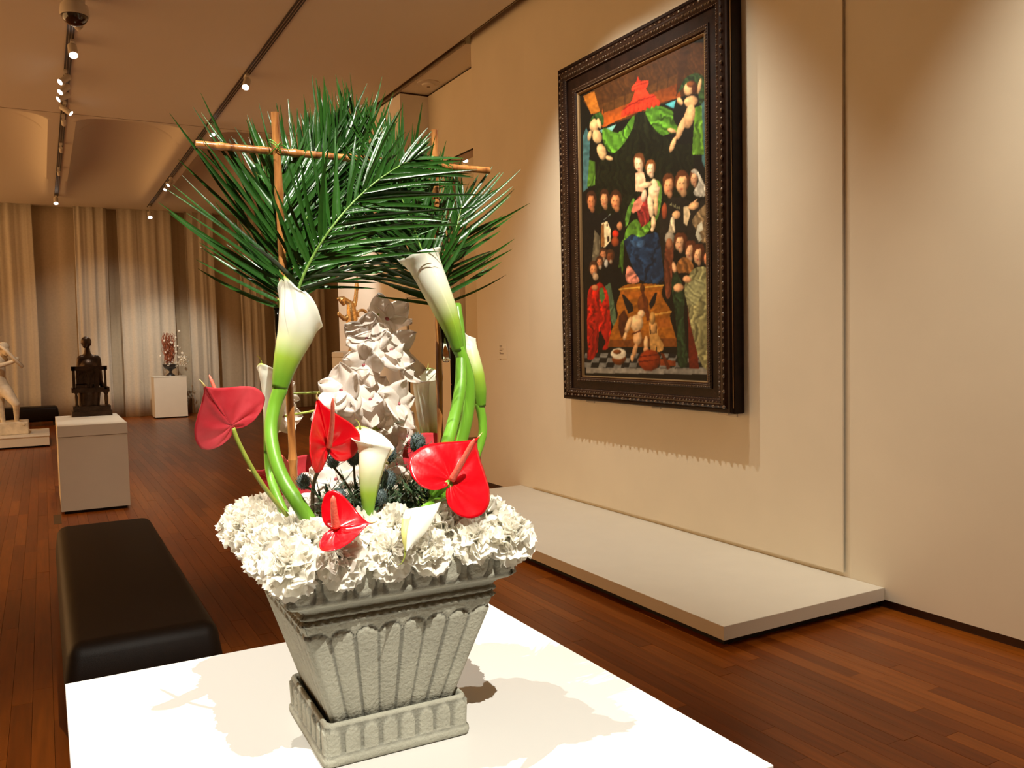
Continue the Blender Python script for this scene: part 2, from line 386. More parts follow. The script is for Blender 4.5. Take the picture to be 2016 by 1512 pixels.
# unseen walls behind and left, added to block ambient; left gap lets it in
struct(MB().box(-7, 4.5, -4.2, -4.0, 0, C).build('blocker_wall_front', 'wall', smooth=False))
struct(MB().box(-7.2, -7.0, -4.2, 6.0, 0, C).build('blocker_wall_left', 'wall', smooth=False))

# curtains
def curtain(name, x0, x1, y, folds, amp, matn, lab, seed, grp=None, z1=C+0.02):
    r = random.Random(seed); n = int((x1-x0)/0.014)+2; ph = [r.uniform(0, 6.28) for _ in range(4)]
    def P(u, v):
        x = x0+(x1-x0)*u; z = 0.004+(z1-0.004)*v
        s = math.sin(2*PI*folds*u+ph[0]+0.5*math.sin(2*PI*u*2.3+ph[1]))
        o = amp*(math.copysign(abs(s)**0.6, s)+0.35*math.sin(2*PI*folds*2.3*u+ph[2]))*(1.1-0.35*v)
        return Vector((x+0.01*math.sin(v*5+ph[3]), y+o, z))
    o = solid(MB().grid(P, n, 9).build(name, matn, org=(0, 0, 0)), 0.003)
    return tag(o, lab, 'curtain', grp)
curtain('curtain', -6.5, 12.6, 21.72, 26, 0.018, 'curtain_back', 'long flat beige backing curtain across the whole far wall', 1)
cl = [(-40, 72, 'leftmost pleated sheer curtain behind the marble flutist'), (152, 216, 'pleated sheer curtain directly behind the bronze seated figure'),
      (238, 344, 'widest pleated sheer curtain left of the black urn'), (370, 426, 'pleated sheer curtain right of the black urn'),
      (474, 520, 'sheer curtain hanging behind the tall upright calla, next to the dark seam'), (545, 640, 'rightmost pleated sheer curtain beside the white wall block')]
for i, (a, b, lb) in enumerate(cl):
    xa, xb = at(a, 600, 21.5).x, at(b, 600, 21.5).x
    curtain('curtain', xa, xb, 21.5, max(3, round((xb-xa)*3.0)), 0.02, 'curtain', lb, 20+i)

# tracks
def track(px, y1, lab):
    t = thing('ceiling_track', lab, 'track light rail', (px, y1, C))
    MB().box(px-0.035, px+0.035, 5.0, y1, C-0.012, C-0.001).build('channel', 'track', t, smooth=False)
    for s in (-1, 1): MB().box(px+s*0.014-0.003, px+s*0.014+0.003, 5.0, y1, C-0.016, C-0.01).build('conductor_rail', 'track_rail', t, smooth=False)
track(0.39, 20.2, 'dark lighting track on the ceiling, the left one of two')
track(2.25, 21.0, 'dark lighting track on the ceiling, the right one passing behind the palm')
def fixture(x, y, d, lab, drop=0.10, r=0.036, L=0.15, on=True):
    t = thing('track_spotlight', lab, 'spotlight', (x, y, C))
    MB().box(x-0.02, x+0.02, y-0.07, y+0.07, C-0.04, C-0.012).build('adapter', 'fixture', t, smooth=False)
    p = Vector((x, y, C-drop)); d = Vector(d).normalized()
    MB().tube([(x, y, C-0.03), p], 0.009, 8).build('stem', 'fixture', t)
    a = p-d*L*0.4; e = p+d*L*0.6
    b = MB(); b.lathe([(r*0.75, 0), (r, 0.012), (r, L)], a, 20, d); b.build('lamp_housing', 'fixture', t, auto=40)
    if on: MB().lathe([(r*0.9, 0), (r*0.9, 0.004), (r*0.2, 0.010)], e-d*0.002, 20, d).build('lens', 'lens', t)
fixture(0.39, 9.15, (0.6, 0.2, -0.5), 'unlit spotlight angled right just below the white camera dome', on=False)
fixture(0.41, 10.0, (0.05, -0.55, -0.8), 'lit spotlight pointing down, first one below the camera dome', r=0.045)
fixture(0.37, 11.1, (-0.6, -0.35, -0.55), 'lit spotlight turned left, front one of the cluster of three')
fixture(0.37, 11.4, (-0.55, -0.35, -0.6), 'lit spotlight turned left, middle one of the cluster of three', drop=0.13)
fixture(0.37, 11.65, (-0.75, -0.25, -0.5), 'lit spotlight turned left, rear one of the cluster of three', drop=0.16)
fixture(0.39, 12.5, (0.65, -0.2, -0.5), 'lit spotlight turned right, next to the ceiling joint on the left track')
for yy in (13.2, 15.0, 17.0):
    fixture(0.39, yy, (0.1, 0.9, -0.4), {13.2: 'unlit dark spotlight just behind the ceiling joint', 15.0: 'unlit dark spotlight midway down the left track between the coffers', 17.0: 'unlit dark spotlight nearest the far end of the left track'}[yy], on=False, r=0.03, L=0.1)
fixture(0.38, 20.1, (0.0, -0.5, -0.8), 'small lit spotlight at the far end of the left track', r=0.045)
fixture(2.25, 10.4, (-0.25, -0.5, -0.7), 'lit spotlight on the right track above the bamboo cross bar', r=0.042)
fixture(2.25, 12.9, (0.2, -0.5, -0.7), 'lit spotlight hanging by the ceiling joint on the right track', r=0.042)
fixture(2.25, 17.2, (-0.5, -0.3, -0.6), 'small lit spotlight far down the right track, left of a pair', r=0.035)
fixture(2.25, 17.7, (-0.4, -0.3, -0.6), 'small lit spotlight far down the right track, right of a pair', r=0.035)
fixture(2.25, 20.8, (0, -0.5, -0.8), 'lit spotlight at the far end of the right track, over the urn', r=0.05, drop=0.2)
pz = at(915, 315, 12.0)
def fix2():
    t = thing('track_spotlight', 'lit spotlight seen through the passage, above the right end of the cross bar', 'spotlight', (pz.x, 12.0, pz.z))
    MB().box(pz.x-0.02, pz.x+0.05, 11.9, 12.1, pz.z+0.12, C).build('stem', 'fixture', t, smooth=False)
    MB().lathe([(0.03, 0), (0.045, 0.01), (0.045, 0.15)], pz+Vector((0.02, 0.03, 0.13)), 16, (-0.1, -0.3, -0.9)).build('lamp_housing', 'fixture', t)
    MB().lathe([(0.04, 0), (0.04, 0.004)], pz+Vector((0.003, -0.019, -0.018)), 16, (-0.1, -0.3, -0.9)).build('lens', 'lens', t)
fix2()
# dome camera, smoke detector
t = thing('dome_camera', 'white ceiling dome camera with smoked lower half on the left track', 'camera', (0.39, 8.75, C))
MB().lathe([(0.075, 0), (0.09, -0.02), (0.09, -0.07), (0.115, -0.08), (0.125, -0.16), (0.118, -0.175)], (0.39, 8.75, C-0.014), 32).build('housing', 'fixture', t, auto=50)
MB().lathe([(0.112, 0)]+[(0.11*math.cos(a), -0.11*math.sin(a)*0.8) for a in np.linspace(0.1, 1.5, 9)], (0.39, 8.75, C-0.186), 32).build('smoked_dome', 'smoke', t)
t = thing('smoke_detector', 'round flush disc on the lowered ceiling left of the wall end', 'smoke detector', (4.33, 9.82, C))
MB().lathe([(0.14, 0), (0.14, -0.012), (0.11, -0.02)], (4.33, 9.82, C), 32).build('housing', 'fixture', t, auto=50)
MB().lathe([(0.085, 0), (0.08, -0.018), (0.04, -0.028)], (4.33, 9.82, C-0.02), 32).build('sensor_cap', 'ceiling', t, auto=50)
MB().lathe([(0.02, 0), (0.018, -0.010), (0.01, -0.012)], (4.33, 9.82, C-0.047), 16).build('sensor_eye', 'track_rail', t)

# wall panel + low platform
t = thing('wall_panel', 'tall off-white display panel mounted on the right wall behind the painting', 'display panel', (4.19, 5.3, 0.15))
MB().box(4.18, 4.192, 3.48, 7.20, 0.148, 4.74).build('board', 'wall', t, smooth=False)
MB().box(4.192, 4.2, 3.50, 7.18, 0.165, 4.72).build('backing', 'dark', t, smooth=False)
t = thing('low_platform', 'low white floor platform under the framed painting', 'platform', (3.58, 5.33, 0))
bevel(MB().box(2.968, 4.198, 3.205, 7.47, 0.045, 0.12).build('deck', 'plinth', t, smooth=False), 0.002, 1)
MB().box(3.02, 4.2, 3.26, 7.42, 0, 0.045).build('recessed_base', 'dark', t, smooth=False)
# wall label
t = thing('wall_label', 'small pale text label on the wall left of the painting', 'label', (4.2, 7.8, 1.48))
MB().box(4.1975, 4.2, 7.70, 7.90, 1.40, 1.56).build('card', 'wall', t, smooth=False)
lb = MB()
for k, (dz, L_) in enumerate(((0.137, .055), (0.125, .055), (0.105, .088), (0.09, .062), (0.07, .02), (0.055, .085), (-0.0, .03))):
    lb.box(4.1968, 4.1976, 7.86-L_, 7.86, 1.40+dz-0.004+0.0, 1.40+dz+0.002)
lb.build('printed_lines', 'print', t, smooth=False)

# ================================================================ PAINTING
def lin(c): return [((v/255)/12.92 if v/255 <= 0.04045 else ((v/255+0.055)/1.055)**2.4) for v in c]
FO = (4.288, 6.412, 1.063, 3.952)      # outer frame y0 y1 z0 z1
FI = (4.560, 6.120, 1.278, 3.665)      # picture opening
CX = 4.100
pt = thing('framed_painting', 'large altarpiece painting of a robed group under a green canopy in a dark carved frame', 'painting', (4.18, 5.35, 1.063))
def paint_canvas():
    nu, nv = 290, 440
    yy = np.linspace(FI[1], FI[0], nu); zz = np.linspace(FI[2], FI[3], nv)
    Y, Z = np.meshgrid(yy, zz); Xw = np.full_like(Y, CX)
    q = np.stack([Xw, Y, Z-CAMH], -1)
    w_ = q @ np.array(CF); PX = 1008+FPX*(q @ np.array(CR))/w_; PY = 756-FPX*(q @ np.array(CU))/w_
    img = np.zeros(Y.shape+(3,)); img[:] = (16, 15, 9)
    nz = rng.rand(24, 24)
    def noise(s):
        a = (PX*s) % 23; b = (PY*s) % 23; i = a.astype(int); j = b.astype(int); fa = a-i; fb = b-j
        g = lambda i, j: nz[i % 24, j % 24]
        return (g(i, j)*(1-fa)+g(i+1, j)*fa)*(1-fb)+(g(i, j+1)*(1-fa)+g(i+1, j+1)*fa)*fb
    N1 = noise(0.06); N2 = noise(0.23)
    def put(mask, col, k=None, a=1.0):
        c = np.array(col, float)[None, None, :]*np.ones(Y.shape+(1,))
        if k is not None: c = c*k[..., None]
        mm = (mask*a)[..., None]; img[:] = img*(1-mm)+np.clip(c, 0, 255)*mm
    def inside(pts):
        m = np.zeros(Y.shape, bool); n = len(pts)
        for i in range(n):
            x0, y0 = pts[i]; x1, y1 = pts[(i+1) % n]
            if y0 == y1: continue
            cnd = ((y0 > PY) != (y1 > PY)) & (PX < (x1-x0)*(PY-y0)/(y1-y0)+x0); m ^= cnd
        return m.astype(float)
    def A(p): return [(1140+x/5.04, 140+y/5.04) for x, y in p]
    def B(p): return [(1140+x/7.2, 380+y/7.2) for x, y in p]
    def D(p): return [(1140+x/7.2, 540+y/7.2) for x, y in p]
    def poly(p, col, fold=0, ang=80, fr=0.9, a=1.0, grad=None):
        if fold and len(p) > 4:
            for _ in range(2):
                q = []
                for a_, b_ in zip(p, p[1:]+p[:1]): q += [(a_[0]*.78+b_[0]*.22, a_[1]*.78+b_[1]*.22), (a_[0]*.22+b_[0]*.78, a_[1]*.22+b_[1]*.78)]
                p = q
        k = 1+0.35*(N2-0.5)+0.25*(N1-.5)
        if fold:
            th = math.radians(ang); s = (PX*math.sin(th)-PY*math.cos(th))*fr*.62+10*N1+3.5*N2
            k = k*(1+fold*1.25*(0.5+N2)*np.sin(s)*(.55+.45*np.sin(s*.37+6*N1)))
        if grad: k = k*np.clip(1+grad[0]*(PX-p[0][0])/60+grad[1]*(PY-p[0][1])/60, 0.2, 1.8)
        put(inside(p), col, k, a)
    def ell(cx, cy, rx, ry, col, rot=0, sh=0.5, lx=-0.35, ly=-0.35, a=1.0):
        c_, s_ = math.cos(math.radians(rot)), math.sin(math.radians(rot))
        u = ((PX-cx)*c_+(PY-cy)*s_)/rx; v = (-(PX-cx)*s_+(PY-cy)*c_)/ry; d = u*u+v*v
        k = 1.08-sh*((u-lx)**2+(v-ly)**2)*0.55+.25*(N2-.5)
        put(np.clip((1.12+.25*(N2-.5)-d)*4, 0, 1), col, np.clip(k, 0.15, 1.25), a)
    eA = lambda x, y, rx, ry, col, **k: ell(1140+x/5.04, 140+y/5.04, rx/5.04, ry/5.04, col, **k)
    eB = lambda x, y, rx, ry, col, **k: ell(1140+x/7.2, 380+y/7.2, rx/7.2, ry/7.2, col, **k)
    eD = lambda x, y, rx, ry, col, **k: ell(1140+x/7.2, 540+y/7.2, rx/7.2, ry/7.2, col, **k)
    def face(fn, x, y, rx, ry, c, hair=(58, 32, 16), rot=0):
        dk = tuple(v*.45 for v in c); lt = tuple(min(255, v*1.12) for v in c)
        fn(x+rx*.05, y-ry*.18, rx*1.16, ry*1.0, hair, sh=.3); fn(x, y+ry*.12, rx*.82, ry*.86, c, rot=rot); fn(x+rx*.3, y+ry*.9, rx*.5, ry*.4, tuple(v*.72 for v in c))
        fn(x-rx*.2, y-ry*.2, rx*.38, ry*.26, lt, sh=.1, a=.6); fn(x-rx*.32, y+ry*.02, rx*.17, ry*.06, dk, sh=0, a=.85); fn(x+rx*.26, y+ry*.02, rx*.17, ry*.06, dk, sh=0, a=.85)
        fn(x-rx*.02, y+ry*.24, rx*.1, ry*.2, tuple(v*.8 for v in c), sh=0, a=.7); fn(x, y+ry*.56, rx*.25, ry*.06, (140, 50, 36), sh=0, a=.85); fn(x+rx*.55, y+ry*.2, rx*.3, ry*.6, dk, sh=0, a=.35); fn(x, y-ry*.86, rx*.8, ry*.28, hair, sh=.2, a=.9)
    SK = (232, 178, 120); SKD = (190, 120, 70)
    # vaulted wooden ceiling
    poly(A([(0, 230), (1300, -420), (1300, 200), (960, 260), (300, 560), (120, 420)]), (62, 34, 12), fold=0.10, ang=60, fr=1.2)
    poly(A([(40, 250), (150, 200), (210, 400), (120, 430)]), (150, 84, 24))
    poly(A([(210, 520), (240, 330), (980, 90), (1010, 260), (820, 310), (420, 470), (240, 560)]), (150, 66, 16), grad=(0.0, 0.3))
    poly(A([(230, 330), (1000, 20), (1000, 110), (240, 420)]), (74, 42, 14))
    for k in range(7): poly(A([(230+k*110, 270-k*45), (240+k*110, 265-k*45), (250+k*105, 420-k*42), (240+k*105, 424-k*42)]), (50, 26, 8), a=0.7)
    poly(A([(1010, -300), (1090, -200), (1020, 140), (960, 260)]), (56, 30, 12))
    # blue-green walls at the sides
    poly(A([(40, 640), (70, 560), (110, 640), (90, 1160), (40, 1200)]), (60, 92, 84))
    poly(A([(200, 590), (370, 530), (300, 640), (260, 640)]), (96, 136, 116))
    poly(A([(850, 330), (960, 290), (940, 370)]), (70, 142, 136))
    poly(A([(1210, 300), (1290, 240), (1300, 1080), (1220, 900)]), (56, 84, 76))
    # canopy backcloth
    poly(A([(560, 420), (640, 380), (820, 640), (1000, 740), (1150, 700), (1130, 1600), (150, 1600), (170, 880), (330, 830), (460, 720)]), (19, 21, 9), fold=0.25, ang=88, fr=0.8)
    # green swags
    G = (66, 104, 26)
    poly(A([(230, 540), (400, 640), (560, 400), (540, 560), (450, 720), (340, 830), (270, 780), (230, 680)]), G, fold=0.38, ang=60, fr=0.8)
    poly(A([(640, 370), (760, 330), (940, 390), (930, 480), (1010, 600), (900, 620), (820, 650), (700, 520)]), G, fold=0.38, ang=20, fr=0.8)
    poly(A([(1150, 360), (1215, 340), (1240, 830), (1120, 830)]), (78, 112, 30), fold=0.3, ang=90, fr=1.0)
    poly(A([(100, 880), (160, 900), (160, 1130), (80, 1150)]), (66, 96, 26), fold=0.25, ang=90)
    poly(A([(90, 540), (130, 440), (210, 400), (250, 460), (240, 560), (180, 470)]), (40, 62, 22), fold=0.3)
    poly(A([(960, 250), (1050, 60), (1160, 10), (1260, 60), (1270, 260), (1190, 350), (1180, 120), (1100, 80)]), (40, 58, 26), fold=0.35, ang=40)
    # red tiered canopy
    R_ = (176, 44, 20)
    poly(A([(412, 462), (430, 400), (470, 350), (520, 300), (540, 262), (700, 232), (745, 228), (785, 300), (795, 322)]), R_)
    for k in range(9): eA(440+k*43, 420-k*13, 21, 34, R_, sh=0.3)
    poly(A([(440, 372), (500, 330), (600, 282), (760, 240), (764, 252), (600, 296), (505, 344), (444, 386)]), (112, 20, 8), a=.8)
    poly(A([(530, 270), (548, 220), (556, 185), (660, 150), (668, 190), (700, 232), (620, 262)]), (186, 48, 22))
    for k in range(5): eA(536+k*32, 182-k*9, 17, 22, (180, 44, 20), sh=.3)
    poly(A([(520, 160), (560, 118), (620, 96), (690, 92), (688, 132), (600, 160), (524, 184)]), (190, 50, 24))
    poly(A([(556, 122), (572, 96), (584, 52), (596, 84), (628, 104), (600, 116)]), (176, 40, 20))
    poly(A([(522, 160), (600, 128), (690, 104), (690, 112), (600, 138), (522, 172)]), (110, 20, 8), a=.8)
    for k in range(7): poly(A([(470+k*42, 330-k*12), (474+k*42, 328-k*12), (462+k*44, 430-k*14), (456+k*44, 432-k*14)]), (120, 24, 10), a=.55)
    # flying children
    for x, y, rx, ry, ro in ((150, 540, 45, 65, 10), (180, 650, 48, 70, -10), (225, 800, 45, 85, -15), (300, 865, 40, 22, 20), (105, 640, 20, 55, 10), (200, 520, 18, 55, -15)): eA(x, y, rx, ry, (206, 158, 98), rot=ro)
    for x, y, rx, ry, ro in ((1085, 180, 45, 70, 10), (1110, 300, 70, 55, -20), (1095, 450, 52, 120, 12), (1010, 570, 32, 120, 18), (930, 730, 24, 85, 20), (1000, 300, 45, 26, 60), (920, 590, 45, 20, 20), (1195, 150, 18, 80, 10)): eA(x, y, rx, ry, (218, 160, 100), rot=ro)
    eA(1110, 130, 42, 32, (120, 64, 28)); eA(1140, 180, 20, 50, (70, 34, 16))
    # friars on the left and right (upper row)
    BK = (17, 16, 12)
    poly(B([(70, 1000), (80, 300), (160, 240), (240, 330), (360, 240), (430, 340), (560, 260), (640, 500), (620, 900), (500, 1100)]), BK)
    for x, y, rx, ry, c in ((120, 1290, 45, 95, (190, 112, 62)), (250, 1270, 42, 90, (206, 136, 80)), (360, 1285, 52, 95, (214, 132, 74))):
        face(eA, x, y, rx, ry*.95, c)
    poly(B([(220, 520), (300, 620), (300, 900), (180, 1000)]), (96, 84, 58), fold=0.2)
    poly(B([(320, 430), (400, 400), (450, 520), (450, 680), (370, 770), (310, 760)]), (226, 200, 140))
    poly(B([(310, 480), (350, 420), (365, 760), (310, 760)]), (140, 88, 40))
    poly(B([(400, 620), (425, 610), (425, 690), (400, 700)]), (50, 30, 16)); poly(B([(392, 440), (408, 436), (408, 470), (392, 474)]), (60, 36, 18))
    poly(B([(370, 380), (440, 290), (455, 300), (330, 390)]), (120, 120, 104))
    eB(515, 580, 45, 55, (206, 44, 20)); eB(510, 690, 55, 70, (140, 60, 26)); eB(575, 470, 40, 60, SKD)
    # monks upper right
    poly(B([(1130, 1000), (1150, 300), (1290, 60), (1450, 60), (1640, 140), (1840, 80), (1845, 1100), (1500, 700)]), (30, 26, 18))
    for x, y, rx, ry, c in ((885, 1130, 52, 110, (214, 140, 84)), (1020, 1110, 62, 120, (222, 160, 98)), (1140, 1060, 38, 85, (206, 146, 96))):
        face(eA, x, y, rx, ry*.92, c, (84, 44, 20), 10)
    poly(A([(1100, 1000), (1140, 965), (1180, 985), (1285, 1210), (1240, 1250), (1150, 1240), (1130, 1190), (1185, 1120), (1180, 1030)]), (172, 158, 128), fold=0.2, ang=70, fr=1.2)
    poly(B([(1580, 400), (1700, 240), (1830, 120), (1845, 700), (1740, 720), (1690, 560)]), (116, 92, 58), fold=0.3)
    poly(B([(1680, 460), (1740, 400), (1760, 520), (1700, 560), (1745, 660), (1700, 700), (1650, 600)]), (170, 160, 126))
    poly(B([(1480, 200), (1540, 180), (1580, 300), (1530, 470), (1480, 420)]), (196, 166, 116)); eB(1625, 180, 80, 55, (222, 162, 100), rot=-20); eB(1650, 110, 45, 10, (226, 166, 106), rot=-40)
    eB(1380, 310, 60, 60, (220, 158, 98)); poly(B([(1300, 350), (1350, 330), (1360, 560), (1260, 580)]), (176, 152, 110), fold=0.2)
    for k in range(8): poly(B([(1290+k*18, 175+k*8), (1294+k*18, 120+k*8), (1300+k*18, 175+k*8)]), (150, 140, 90))
    eB(1210, 260, 40, 120, (150, 66, 34), rot=0)
    # central group: woman in blue and green with child
    face(eA, 592, 915, 50, 92, (236, 188, 132), (96, 52, 24), -10); poly(A([(560, 1010), (640, 1000), (660, 1080), (640, 1200), (560, 1190)]), (230, 168, 120))
    
    poly(B([(650, 500), (660, 290), (760, 60), (800, 100), (740, 260), (700, 440)]), (74, 110, 34), fold=0.3)
    poly(B([(1060, -200), (1170, -150), (1180, 60), (1120, 380), (1070, 400), (1120, 60)]), (84, 118, 40), fold=0.25)
    poly(B([(800, 60), (980, 0), (1010, 360), (960, 450), (880, 500), (830, 330)]), (124, 38, 30), fold=0.3)
    poly(B([(740, 260), (780, 130), (900, 20), (940, 60), (860, 240), (760, 290)]), (200, 112, 80))
    eB(920, 40, 40, 90, (238, 188, 140), rot=10)
    face(eA, 708, 965, 44, 76, (240, 194, 138), (120, 66, 28), 8); eA(740, 1190, 55, 120, (252, 208, 146)); eA(660, 1130, 70, 30, (248, 200, 140), rot=-12)
    eB(1015, 180, 42, 170, (250, 206, 144), rot=-6); eB(1090, 180, 30, 150, (228, 170, 110)); eB(1055, 420, 34, 100, (240, 190, 128)); eB(1035, 520, 22, 34, (244, 196, 136)); eA(770, 1170, 40, 28, (240, 190, 138), rot=-20)
    poly(B([(620, 680), (690, 590), (1000, 590), (1100, 540), (1140, 640), (1210, 1200), (1180, 1280), (960, 1290), (820, 1200), (700, 900), (640, 700)]), (24, 42, 58), fold=0.32, ang=110, fr=0.55)
    poly(B([(700, 650), (800, 690), (960, 660), (900, 780), (780, 770)]), (44, 66, 84), fold=0.2)
    poly(B([(630, 660), (680, 470), (810, 350), (880, 450), (870, 500), (960, 440), (1020, 380), (1010, 520), (920, 620), (840, 625), (750, 570), (640, 680)]), (84, 124, 34), fold=0.36, ang=50, fr=0.7)
    poly(B([(590, 700), (640, 640), (620, 1150), (560, 1060)]), (52, 78, 20), fold=0.3)
    poly(B([(650, 1260), (680, 1000), (780, 1100), (880, 1260), (760, 1290)]), (196, 116, 84), fold=0.35, ang=110, fr=1.1)
    # old men lower left
    for x, y, rx, ry, c in ((440, 900, 55, 90, (110, 56, 26)), (340, 870, 50, 80, (190, 116, 66)), (290, 980, 45, 80, (196, 120, 70)), (205, 1080, 58, 100, (206, 130, 74))):
        face(eB, x, y, rx, ry, c, (64, 38, 20)); eB(x+10, y+75, 24, 30, (150, 124, 90))
    eB(385, 1000, 28, 60, (190, 176, 146)); eB(235, 1190, 40, 50, (176, 140, 96))
    poly(D([(340, 20), (420, -60), (440, 100), (560, 760), (470, 760), (380, 220)]), (74, 92, 58), fold=0.3, ang=95)
    poly(D([(300, -40), (480, -90), (600, -100), (600, 120), (520, 300), (440, 120), (350, 180)]), (12, 14, 10))
    poly(D([(110, 300), (160, 160), (240, 150), (300, 100), (380, 200), (420, 300), (470, 960), (390, 1080), (310, 1060), (300, 780), (250, 1200), (120, 1230)]), (152, 24, 10), fold=0.34, ang=98, fr=0.7)
    poly(D([(290, 200), (340, 190), (370, 330), (320, 420), (290, 330)]), (70, 100, 44)); eD(225, 190, 50, 40, (196, 120, 68)); poly(D([(270, 830), (300, 800), (380, 960), (330, 1060), (270, 1000)]), (22, 14, 10))
    # throne base
    poly(D([(560, 200), (700, 130), (1200, 140), (1170, 250), (1180, 330), (1310, 520), (1280, 600), (1370, 880), (1380, 1030), (400, 1030), (470, 760), (560, 600), (520, 430), (590, 260)]), (146, 82, 18), fold=0.06, ang=0, fr=1.3)
    poly(D([(590, 250), (1160, 240), (1150, 350), (600, 350)]), (164, 86, 20)); poly(D([(560, 200), (1200, 150), (1200, 165), (560, 225)]), (206, 150, 56))
    poly(D([(520, 1030), (400, 1030), (440, 930), (1380, 900), (1385, 1030)]), (110, 58, 16)); poly(D([(1060, 560), (1310, 520), (1310, 540), (1060, 590)]), (214, 150, 60))
    poly(D([(1110, 620), (1270, 620), (1310, 750), (1120, 760)]), (150, 80, 22)); poly(D([(560, 600), (640, 500), (700, 620), (640, 880), (600, 900), (560, 760)]), (70, 34, 12))
    # tiled floor
    for r_ in range(4):
        for k in range(17):
            y0, y1 = 1120+r_*62+(r_*r_)*2, 1120+(r_+1)*62+((r_+1)**2)*2
            x0 = 90+k*108-r_*8; sk = -20
            c = (112, 108, 92) if (k+r_) % 2 == 0 else (24, 24, 20)
            poly(D([(x0, y0), (x0+108, y0), (x0+108+sk, y1), (x0+sk, y1)]), c)
    poly(D([(100, 1325), (1860, 1340), (1860, 1420), (100, 1400)]), (126, 118, 98))
    poly(D([(110, 1240), (250, 1180), (290, 760), (240, 740), (120, 1000)]), (140, 22, 10), fold=0.3, ang=98)
    # winged musician with viol
    poly(D([(605, 280), (640, 290), (760, 430), (770, 520), (700, 560), (650, 430)]), (24, 20, 16)); poly(D([(1110, 255), (1080, 260), (990, 420), (1020, 500), (1080, 400)]), (24, 20, 16))
    eD(905, 420, 78, 130, (112, 56, 18)); eD(880, 560, 50, 55, (240, 186, 122)); eD(898, 200, 34, 60, (84, 44, 12)); poly(D([(880, 240), (920, 240), (1020, 650), (960, 660)]), (86, 40, 14))
    eD(815, 690, 95, 120, (240, 190, 122)); eD(700, 720, 38, 130, (236, 180, 112), rot=18); eD(650, 880, 26, 60, (228, 170, 104), rot=15); eD(830, 900, 62, 110, (226, 166, 100)); eD(950, 980, 34, 110, (234, 180, 112)); eD(790, 1080, 34, 110, (210, 150, 88), rot=15); eD(755, 1190, 26, 50, (222, 164, 100)); eD(950, 1070, 40, 50, (216, 154, 92))
    poly(D([(740, 840), (870, 790), (880, 810), (750, 860)]), (90, 40, 16))
    poly(D([(990, 680), (1100, 690), (1120, 860), (1200, 1000), (1190, 1080), (1110, 1110), (1100, 1000), (1080, 1120), (1010, 1080), (1000, 900)]), (196, 140, 66)); eD(1050, 760, 55, 90, (200, 144, 76)); eD(1040, 620, 40, 90, (186, 134, 64))
    poly(D([(1000, 730), (1012, 725), (1020, 850), (1006, 850)]), (60, 30, 10)); poly(D([(1086, 730), (1098, 725), (1104, 840), (1092, 840)]), (60, 30, 10))
    eD(1000, 1220, 160, 150, (140, 50, 14)); poly(D([(850, 1230), (1150, 1200), (1150, 1215), (850, 1250)]), (84, 22, 8)); poly(D([(860, 1160), (1130, 1130), (1130, 1142), (860, 1178)]), (84, 22, 8)); poly(D([(1150, 1200), (1370, 1230), (1370, 1300), (1150, 1290)]), (120, 52, 20)); poly(D([(1150, 1110), (1200, 1120), (1300, 1330), (1250, 1350)]), (80, 34, 12))
    eD(565, 1190, 100, 100, (120, 60, 20)); eD(557, 1125, 110, 78, (206, 190, 150), sh=0.2); eD(540, 1100, 55, 34, (120, 64, 24))
    # kneeling group lower right
    poly(B([(1220, 1500), (1200, 900), (1260, 560), (1350, 640), (1330, 1000), (1300, 1500)]), (92, 46, 24), fold=0.2)
    eB(1285, 640, 68, 95, (146, 130, 100)); eB(1280, 720, 46, 80, (150, 92, 54))
    for x, y, rx, ry in ((1430, 700, 75, 130), (1570, 820, 62, 140), (1690, 870, 66, 140)):
        eB(x+42, y-20, rx*.9, ry*.95, (84, 42, 20)); face(eB, x-8, y, rx*.9, ry*.92, (226, 164, 106), (84, 42, 20), 10)
    eB(1810, 930, 40, 90, (214, 130, 78)); poly(B([(1370, 1000), (1490, 880), (1640, 1020), (1600, 1160), (1480, 1120), (1400, 1150)]), (130, 80, 34), fold=0.25)
    eB(1350, 1060, 30, 90, (226, 160, 102), rot=-10)
    poly(D([(1300, 100), (1360, -60), (1440, 60), (1500, 300), (1480, 700), (1550, 1200), (1520, 1340), (1380, 1300), (1390, 800), (1340, 400)]), (34, 50, 26), fold=0.35, ang=88, fr=0.9)
    poly(D([(1540, 460), (1640, 700), (1700, 1340), (1560, 1340)]), (92, 30, 14))
    poly(D([(1470, 200), (1600, -80), (1760, -120), (1850, -60), (1850, 1370), (1760, 1330), (1690, 1180), (1560, 640), (1540, 440)]), (124, 116, 70), fold=0.26, ang=100, fr=0.85)
    poly(D([(1480, 210), (1640, 60), (1760, 80), (1790, 220), (1640, 460), (1540, 420)]), (140, 134, 84), fold=0.22, ang=30, fr=1.2)
    eD(1410, 190, 75, 60, (228, 160, 100), rot=-15); eD(1530, 70, 60, 50, (226, 158, 98), rot=20)
    for _ in range(1):
        img[1:-1, 1:-1] = (img[1:-1, 1:-1]*4+img[:-2, 1:-1]+img[2:, 1:-1]+img[1:-1, :-2]+img[1:-1, 2:])/8
    l = np.where(img/255 <= 0.04045, img/255/12.92, ((img/255+0.055)/1.055)**2.4)
    l = np.clip(l*np.array([1.15, 1.25, 1.5]), 0, 0.95)
    vs = np.stack([Xw, Y, Z], -1).reshape(-1, 3)-np.array(ORG[pt.name])
    i = np.arange((nv-1)*nu).reshape(nv-1, nu)[:, :-1].ravel()
    fs = np.stack([i, i+1, i+nu+1, i+nu], -1)
    me = bpy.data.meshes.new('canvas'); me.from_pydata(vs.tolist(), [], fs.tolist()); me.materials.append(M['canvas'])
    a = me.color_attributes.new('col', 'FLOAT_COLOR', 'POINT')
